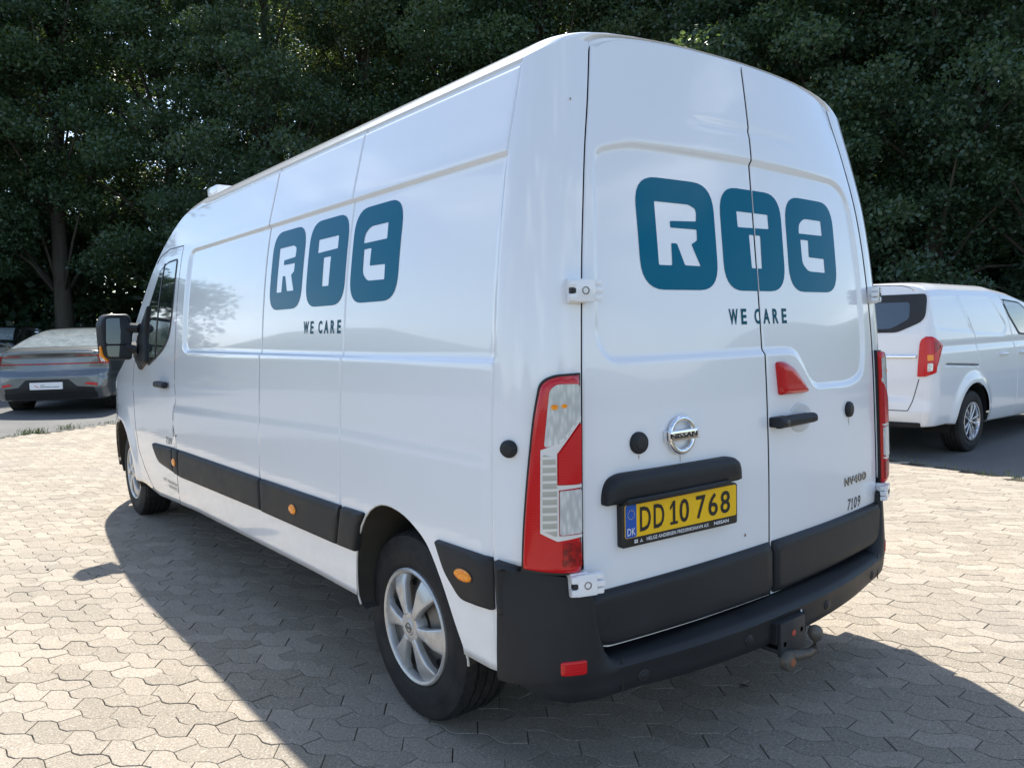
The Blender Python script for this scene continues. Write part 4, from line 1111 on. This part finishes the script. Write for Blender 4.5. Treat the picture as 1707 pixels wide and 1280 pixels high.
patch('window_bar', side, [(3.665, 1.935-.012), (3.685, 1.93-.012), (3.79, 1.28), (3.765, 1.29)], seal, wf, step=.05, off=.008, base=0)
mbp = patch('mirror_base', side, roundpoly([(3.975, 1.66), (4.14, 1.53), (4.32, 1.34), (4.345, 1.29), (4.165, 1.200), (3.985, 1.262), (4.01, 1.45)], .02), plastic, VAN, step=.04, off=.022, base=-.004, bev=.01)
patch('door_handle', side, rrect(3.57, 1.122, .235, .040, .016), plastic, VAN, step=.02, off=.045, base=.01, bev=.014)
def mirror(sg):
    c = Vector((sg*1.175, 4.46, 1.440)); rot = Matrix.Rotation(sg*math.radians(-9), 4, 'Z')
    M = Matrix.Translation(c) @ rot
    def mfn(y0, dome_):
        def f(a, b, o): return tuple(M @ Vector((a, y0-o*1.0, b)))
        return f
    out = roundpoly([(-.105, -.155), (.09, -.165), (.105, .10), (.085, .165), (-.075, .165), (-.11, .10)], [.06, .03, .05, .03, .04, .05], 5)
    if sg > 0: out = [(-a, b) for a, b in out]
    h = patch('wing_mirror', mfn(0, 0), out, plastic, VAN, step=.03, off=.03, base=-.08, bev=.02)
    s1 = -1 if sg > 0 else 1
    up = roundpoly([(s1*-.088, -.045), (s1*.082, -.05), (s1*.082, .135), (s1*-.078, .135)], .02); lo = roundpoly([(s1*-.08, -.135), (s1*.082, -.145), (s1*.082, -.062), (s1*-.088, -.058)], .015)
    patch('mirror_pane', mfn(0, 0), up, mglass, h, step=.06, off=.032, base=.02); patch('mirror_pane', mfn(0, 0), lo, mglass, h, step=.06, off=.032, base=.02)
    MB().tube([tuple(M @ Vector((s1*-.115, .0, -.06))), tuple(M @ Vector((s1*-.112, .0, -.12))), tuple(M @ Vector((s1*-.075, .0, -.165)))], [.008, .015, .008], 10).build('indicator', amber, h)
    MB().tube([tuple(c+Vector((-sg*.06, .02, .07))), (sg*1.035, 4.40, 1.50)], .036, 10).build('mirror_arm', plastic, h)
    MB().tube([tuple(c+Vector((-sg*.06, .02, -.07))), (sg*1.04, 4.42, 1.35)], .044, 10).build('mirror_arm', plastic, h)
mirror(-1); mirror(1)
MB().box((-.66, 3.62, 2.385), (.13, .20, .055), None, .018).box((-.66, 3.62, 2.35), (.09, .14, .04)).build('roof_antenna', vanw, VAN)  # small white antenna box on the roof, not a lamp

# ================================================================== OTHER VEHICLES
def roofpt(sh, t, y, off=0):
    zt = sh.ztop(y); x = sh.W(zt)*sh.taper(y); cw = sh.crown(y)
    return (t*x, y, zt+cw*lin(sh.crownedge, abs(t))+off)
def build_shell(sh, root, paint, L_, du=.05, nz=44):
    us = [-sh.LC*(i/12) for i in range(12, 0, -1)]+[i*du for i in range(0, int((L_-sh.Y0)/du)+1)]
    us += getattr(sh, 'ulines', []); us = sorted(set(round(u, 4) for u in us))
    zb, zt = sh.zb0, sh.zt0; zs = sorted(set([round(zb+(zt-zb)*i/nz, 4) for i in range(nz+1)]+[z for z in getattr(sh, 'zlines', [])]))
    for s in (-1, 1): sh.strip('side_panel', s, us, zs, paint, root)
    ts = [-1, -.97, -.93, -.88, -.8, -.65, -.5, -.33, -.16, 0]; ts = ts+[-t for t in ts[-2::-1]]
    rows = sh.roof(us, ts); V, F = rowsmesh(rows); fix_normals(mobj('roof', V, F, paint, root))
    # rear panel
    V = []; F = []; n = 40
    top = rows[0]
    def ztopx(a):
        t = abs(a); return sh.zt0+sh.crown(.22)*.85*lin(sh.crownedge, t)
    for i in range(n+1):
        a = -1+2*i/n
        for j in range(nz+1):
            z = zb+(ztopx(a)-zb)*j/nz; zz = min(z, zt); x = a*sh.xe(zz)
            V.append((x, sh.rearY(x, zz)-(-sh.DR(x, zz)) if z <= zt else sh.rearY(a*sh.xe(zt), z), z))
    for i in range(n):
        for j in range(nz): F.append((i*(nz+1)+j, (i+1)*(nz+1)+j, (i+1)*(nz+1)+j+1, i*(nz+1)+j+1))
    rp = fix_normals(mobj('rear_panel', V, F, paint, root))
    # nose
    u = us[-1]; V = []; F = []
    for s in (-1, 1):
        for j in range(12): V.append(sh.S(s, u, sh.zmap(u, zb+(zt-zb)*j/11)))
    for j in range(11): F.append((j, j+1, 13+j, 12+j))
    mobj('nose', V, F, paint, root)
    for s in (-1, 1):
        for h in sh.holes: archliner(sh, s, h, .26, black, root)
    MB().box((0, L_*.5, sh.zb0+.02), (1.3, L_*.86, .10)).build('underbody', black, root)
    return rp
def alloy_wheel(root, pos, s, R, W_, rim, m, kind=5):
    ty, M, h = wheel(root, pos, s, R, W_, rim, 'a', 0, True, 0)
    MB().lathe([(0, h-.09), (rim-.02, h-.08), (rim-.012, h-.02)], 40, M).build('brake_disc', mat('dark_steel', (.05, .05, .05), .5, .5), ty)
    MB().lathe([(rim+.006, h-.012), (rim+.004, h+.001), (rim-.012, h+.001), (rim-.018, h-.014), (rim-.022, h-.06)], 56, M).build('rim', m, ty)
    def dome(a, b, o): r = math.hypot(a, b); return tuple(M @ Vector((a, b, h-.004-.012*(1-r/rim)-.002+o)))
    for i in range(5):
        for dq in (-.17, .17):
            a = 2*PI*i/5+.3; c, s_ = math.cos(a), math.sin(a)
            y0 = .012 if dq > 0 else -.012; y1 = math.sin(dq*1.3)*rim
            P = [(.03, y0-.010), (rim-.012, y1-.012), (rim-.012, y1+.012), (.03, y0+.010)]
            patch('spoke', dome, [(x*c-y*s_, x*s_+y*c) for x, y in P], m, ty, step=.04, off=.003, base=-.025, bev=.005)
    MB().lathe([(0, h-.006), (.028, h-.008), (.034, h-.02), (.036, h-.05)], 20, M).build('hub', m, ty)
    return ty
# ---------- small white van on the right
WT2 = [(.25, .86), (.34, .895), (.45, .92), (.7, .935), (.95, .930), (1.2, .905), (1.5, .86), (1.66, .82), (1.72, .79)]
PAN1 = roundpoly([(.09-.22, 1.705), (.837-.22, 1.722), (1.087-.22, 1.29), (.30-.22, 1.324), (.193-.22, 1.366)][::-1] and [(-.135, 1.66), (.617, 1.685), (.867, 1.29), (.08, 1.324), (-.027, 1.366)], [.03, .02, .02, .05, .03])
PAN2 = roundpoly([(.70, 1.688), (1.50, 1.670), (1.83, 1.345), (1.71, 1.229), (.91, 1.272)], [.02, .08, .06, .1, .02])
def D_mpv(u, z):
    d = 0
    for P, x0, x1 in ((PAN1, -.15, .88), (PAN2, .68, 1.86)):
        if x0 < u < x1 and 1.2 < z < 1.72:
            e = pdist(P, u, z)
            if inpoly(P, u, z): d += .006*sstep(0, .02, e)
    for T in ([(.3, .96), (.826, .96), (.935, .95), (1.254, .91), (1.70, .64)], [(.3, 2.06), (.92, 2.03), (1.40, 1.90), (1.70, 1.79)], [(.3, 3.1), (1.2, 3.15)]):
        if T[0][0] < z < T[-1][0]:
            w = abs(u-lin(T, z))
            if w < .02: d += .010*(1-sstep(.002, .009, w))
    if .13 < u < .95:
        w = abs(z-lin([(.13, .98), (.94, .935)], u))
        if w < .02: d += .018*(1-sstep(.008, .014, w))
    if u > -.2: d += .008*math.exp(-((z-1.16)/.035)**2)
    r = math.hypot(u-.80, z-.34)
    if r < .60 and z < 1: d -= .028*(1-sstep(.43, .56, r))
    return d
MA = (.80, .335)
mpv = Shell(W=lambda z: herm(WT2, z), xoff=.10, Y0=.22, LC=.30, bow=2.4,
    ye=lambda z: lin([(.3, .10), (.5, .06), (.62, .08), (1.0, .085), (1.3, .10), (1.72, .17)], z), yc=lambda z: lin([(.3, .04), (.45, -.05), (.60, -.045), (.66, -.01), (1.0, .0), (1.3, .03), (1.72, .11), (1.85, .15)], z),
    taper=lambda y: lin([(0, 1), (3.6, 1), (4.2, .97), (4.7, .90), (5.0, .72)], y), ztop=lambda y: lin([(0, 1.725), (.5, 1.745), (1.8, 1.74), (2.3, 1.685), (2.8, 1.59), (3.3, 1.36), (3.75, 1.10), (4.4, 1.0), (4.8, .86), (5.0, .7)], y),
    zb=lambda y: lin([(0, .36), (.5, .36), (.9, .30), (2.4, .27), (5, .27)], y), crown=lambda y: lin([(0, .09), (.5, .10), (3, .08), (3.8, .04), (5, .03)], y), zp=.7,
    D=D_mpv, holes=[[(MA[0]+.43, .24)]+arch(MA, .42, .42)+[(MA[0]-.43, .24)], [(MA[0]+3.1+.43, .2)]+arch((MA[0]+3.1, .335), .42, .42)+[(MA[0]+3.1-.43, .2)]])
mpv.ulines = [.80+q*.0075 for q in range(24)]+[1.70+q*.0075 for q in range(52)]
mpv.zlines = [.92, .93, .94, .95, .96, .97, .98, .99]
RV = empty('small_van', (5.58, 2.71, -.02), -PI/2, 'parked white small van with tinted rear window, partly cut off by the right edge', 'van')
rp = build_shell(mpv, RV, vanw, 4.95, .025, nz=86)
ms = lambda a, b, o: mpv.S(1, a, b, o); mr = lambda a, b, o: mpv.R(a, b, o)
rw = patch('rear_window', mr, roundpoly([(-.80, 1.70), (.80, 1.70), (.815, 1.64), (.813, 1.43), (.563, 1.31), (-.563, 1.31), (-.813, 1.43), (-.815, 1.64)], [.03, .03, .03, .08, .05, .05, .08, .03]), seal, RV, step=.06, off=.006, base=-.004)
patch('rear_glass', mr, roundpoly([(-.66, 1.62), (.66, 1.62), (.67, 1.45), (.50, 1.35), (-.50, 1.35), (-.67, 1.45)], .04), glassmat('rear_tint', (.03, .04, .05), 1, .03), rw, step=.06, off=.008, base=0)
patch('chrome_strip', mr, roundpoly([(-.76, 1.045), (.76, 1.045), (.765, 1.085), (-.765, 1.085)], .01), chrome, RV, step=.04, off=.02, base=0, bev=.006)
patch('tailgate_seam', mr, [(-.70, .512), (.70, .512), (.735, .60), (.79, .84), (.782, .84), (.727, .60), (.695, .520), (-.695, .520)], seal, RV, step=.04, off=.002)
mu = lambda a, b, o: mpv.S(1, a, b, o, False)
patch('slide_rail', mu, [(.13, .974), (.93, .929), (.93, .943), (.13, .986)], seal, RV, step=.04, off=.003)
lm = patch('tail_lamp', mu, roundpoly([(-.300, .865), (-.295, 1.225), (-.255, 1.268), (-.13, 1.268), (-.065, 1.248), (.075, 1.18), (-.02, 1.06), (-.095, .955), (-.105, .905)], [.01, .03, .02, .02, .03, .02, .05, .04, .02]), red, RV, step=.03, off=.016, base=-.01, bev=.01)
patch('lamp_inner', mr, roundpoly([(.775, .865), (.838, .868), (.838, 1.262), (.80, 1.245), (.785, 1.20)], [.01, 0, 0, .02, .02]), red, lm, step=.03, off=.016, base=-.01)
patch('indicator', mu, roundpoly([(-.243, 1.025), (-.155, 1.03), (-.150, 1.085), (-.240, 1.085)], .01), amber, lm, step=.03, off=.019, base=0)
patch('reversing_lens', mu, roundpoly([(-.250, .915), (-.175, .925), (-.162, 1.0), (-.245, 1.0)], .015), clear, lm, step=.03, off=.019, base=0)
patch('lamp_edge', mu, roundpoly([(-.12, 1.10), (.02, 1.17), (-.05, 1.215), (-.12, 1.225)], .01), dred, lm, step=.03, off=.019, base=0)
fw = patch('front_window', ms, roundpoly([(1.80, 1.655), (2.30, 1.62), (2.78, 1.40), (2.95, 1.20), (2.15, 1.235), (1.90, 1.46)], [.05, .05, .1, .03, .03, .06]), seal, RV, step=.06, off=.004, base=-.004)
patch('front_glass', ms, roundpoly([(1.83, 1.635), (2.29, 1.60), (2.75, 1.385), (2.89, 1.222), (2.17, 1.255), (1.93, 1.47)], .05), dglass, fw, step=.06, off=.006, base=0)
for a in (1.62, 2.2): patch('door_handle', ms, rrect(a, 1.03, .19, .032, .012), vanw, RV, step=.03, off=.035, base=0, bev=.012)
bp_ = patch('bumper_lip', mr, roundpoly([(-.80, .395), (.80, .395), (.80, .345), (.40, .335), (-.40, .335), (-.80, .345)], .015), plastic, RV, step=.06, off=.012, base=-.03)
for s in (-1, 1):
    for k in (0, 1): alloy_wheel(RV, (s*(.93-.11), MA[0]+.22+3.1*k, .335), s, .335, .215, .205, alloy)
V = []; F = []
wsr = [roofpt(mpv, t, y, .004) for y in [2.75+i*.08 for i in range(12)] for t in [-.93+.155*j for j in range(13)]]
F = [(i*13+j, i*13+j+1, (i+1)*13+j+1, (i+1)*13+j) for i in range(11) for j in range(12)]; fix_normals(mobj('windscreen', wsr, F, dglass, RV))
# ---------- saloon
WT3 = [(.2, .80), (.3, .87), (.5, .915), (.7, .925), (.88, .915), (.98, .885), (1.04, .845), (1.2, .755), (1.36, .655), (1.42, .61)]
def D_sal(u, z):
    d = 0
    for T in ([(.35, 1.05), (.75, .95), (1.0, 1.05)], [(.3, 2.1), (1.0, 2.05)], [(.3, 3.2), (1.0, 3.2)]):
        if T[0][0] < z < T[-1][0] and abs(u-lin(T, z)) < .02: d += .01*(1-sstep(.003, .012, abs(u-lin(T, z))))
    d += .008*math.exp(-((z-.64)/.03)**2)
    r = math.hypot(u-.69, z-.345)
    if r < .6 and z < .9: d -= .02*(1-sstep(.42, .55, r))
    return d
sal = Shell(W=lambda z: herm(WT3, z), xoff=.16, Y0=.30, LC=.34, bow=2.2, ye=lambda z: lin([(.2, .18), (.45, .10), (.66, .12), (.75, .17), (1.03, .16)], z), yc=lambda z: lin([(.2, .08), (.42, -.02), (.64, -.02), (.72, .05), (.95, .08), (1.03, .03), (1.1, .04)], z),
    taper=lambda y: lin([(0, 1), (3.3, 1), (4.0, .96), (4.4, .86), (4.6, .72)], y), ztop=lambda y: herm([(.30, 1.035), (.5, 1.09), (.9, 1.24), (1.3, 1.345), (1.7, 1.395), (2.3, 1.405), (2.75, 1.37), (3.2, 1.20), (3.55, 1.02), (4.0, .93), (4.4, .82), (4.6, .66)], y) if y > .3 else 1.035,
    zb=lambda y: .25, crown=lambda y: lin([(.3, .035), (.8, .06), (1.6, .075), (3.0, .06), (3.6, .05), (4.6, .03)], y), zp=.6, D=D_sal,
    holes=[[(c+.40, .18)]+arch((c, .345), .39, .39)+[(c-.40, .18)] for c in (.90-.30+.02, .90-.30+2.735)])
def saloon(name, loc, rz, paint, label, scale, full=True):
    R0 = empty(name, loc, rz, label, 'car'); R0.scale = (scale,)*3
    sal.Y0 = .30; build_shell(sal, R0, paint, 4.55)
    sr = lambda a, b, o: sal.R(a, b, o); ss = lambda a, b, o: sal.S(1, a, b, o, False)
    G = []; ys_ = [.47+i*.08 for i in range(12)]; tt = [-.90+.15*j for j in range(13)]
    wg = [roofpt(sal, t*(1-.10*(i/11)), y, .004) for i, y in enumerate(ys_) for t in tt]; F = [(i*13+j, i*13+j+1, (i+1)*13+j+1, (i+1)*13+j) for i in range(11) for j in range(12)]
    fix_normals(mobj('rear_window', wg, F, mat('rear_window_sky_glare', (.5, .56, .58), .10, .6, 1, .5, lambda t, b: t.links.new(mixc(t, ramp(t, noise(t, 6, 5, .7), [(.30, 0.), (.7, 1.)]), (.42, .50, .52), (.74, .82, .84)), b.inputs['Base Color'])), R0))  # bright sky glare on the glass painted in as pale mottled colour
    wg = [roofpt(sal, t, y, .004) for y in [2.65+i*.08 for i in range(12)] for t in tt]; fix_normals(mobj('windscreen', wg, F, dglass, R0))
    wg = [roofpt(sal, t*.85, y, .004) for y in [1.5+i*.095 for i in range(12)] for t in tt]; fix_normals(mobj('glass_roof', wg, F, dglass, R0))
    for s in (-1, 1):
        sg = lambda a, b, o, s=s: sal.S(s, a, b, o, False)
        patch('side_window', sg, roundpoly([(.62, 1.06), (2.9, 1.04), (2.45, 1.32), (1.6, 1.365), (1.05, 1.27)], [.04, .04, .15, .1, .1]), dglass, R0, step=.08, off=.004, base=-.01)
    if full:
        patch('light_bar', sr, roundpoly([(-.76, .835), (.76, .835), (.76, .858), (-.76, .858)], .005), dred, R0, step=.06, off=.012, base=-.004)
        for s in (-1, 1):
            patch('light_bar', sr, [(s*.40, .968), (s*.47, .982), (s*.76, .985), (s*.76, .965)] if s > 0 else [(-.76, .965), (-.76, .985), (-.47, .982), (-.40, .968)], dred, R0, step=.06, off=.012, base=-.004)
            sg = lambda a, b, o, s=s: sal.S(s, a, b, o, False)
            tl_ = patch('tail_lamp', sg, roundpoly([(-.33, .835), (-.12, .83), (-.10, .96), (-.16, .99), (-.33, .985)], .01), dred, R0, step=.05, off=.012, base=-.006)
            patch('reversing_lens', sg, roundpoly([(-.30, .865), (-.22, .86), (-.22, .955), (-.30, .955)], .008), clear, tl_, step=.05, off=.014, base=0)
            patch('reflector', sr, [(s*.55, .505), (s*.74, .47), (s*.74, .505), (s*.62, .53)] if s > 0 else [(-.74, .47), (-.55, .505), (-.62, .53), (-.74, .505)], red, R0, step=.05, off=.014, base=-.004)
        patch('bumper_insert', sr, roundpoly([(-.70, .36), (.70, .36), (.70, .44), (.45, .47), (.33, .59), (-.33, .59), (-.45, .47), (-.70, .44)], .02), plastic, R0, step=.06, off=.012, base=-.01)
        patch('diffuser', sr, roundpoly([(-.72, .26), (.72, .26), (.72, .365), (-.72, .365)], .01), black, R0, step=.06, off=.014, base=-.02)
        P0 = Vector(sr(0, .49, .03))
        plf = lambda a, b, o: (P0.x+a, P0.y-o, P0.z+b)
        wp = patch('dealer_plate', plf, rrect(0, 0, .50, .115, .008), wprint, R0, step=.1, off=.008, base=-.02)
        patch('red_swoosh', plf, [(-.18, .015), (-.14, -.004), (-.10, -.022), (-.115, -.026), (-.15, -.012), (-.175, .0)], mat('swoosh_red', (.65, .08, .05), .5), wp, step=.05, off=.0095, base=0)
        gr_ = mat('plate_grey_print', (.15, .15, .17), .5)
        for (a, b, w_, h_) in ((-.075, .012, .07, .010), (-.025, -.018, .17, .012), (.125, -.018, .11, .012)): patch('plate_print', plf, rrect(a+.02, b, w_, h_, .002), gr_, wp, step=.1, off=.0095, base=0)
        patch('boot_lip', sr, roundpoly([(-.70, 1.008), (.70, 1.008), (.70, 1.034), (-.70, 1.034)], .01), paint, R0, step=.06, off=.03, base=0, bev=.01)
        MB().tube([(0, 1.62, 1.46), (0, 1.55, 1.51), (0, 1.51, 1.515)], [.03, .015, .006], 8).build('antenna_fin', blackpaint, R0)
    for s in (-1, 1):
        for y in (.92, .90+2.735): alloy_wheel(R0, (s*(.925-.12), y, .345), s, .345, .235, .235, dalloy)
        MB().box((s*1.0, 3.0, 1.08), (.16, .10, .12), None, .04).build('door_mirror', blackpaint, R0)
    return R0
import math as _m
def polarz(px, d):
    a = YAW+math.atan((px-853.5)/FPX); x, y = CAM[0]+d*math.sin(a), CAM[1]+d*math.cos(a); return (x, y, gz(x, y)-.016)
saloon('saloon_car', polarz(78, 16.4), -math.radians(30), greypaint, 'parked grey metallic saloon seen from behind with white dealer plate, left of the tall van', 1.10)
saloon('dark_car', polarz(-46, 23.5), -math.radians(24), blackpaint, 'black car behind the grey saloon, cut off by the left edge of the photo', 1.06, False)
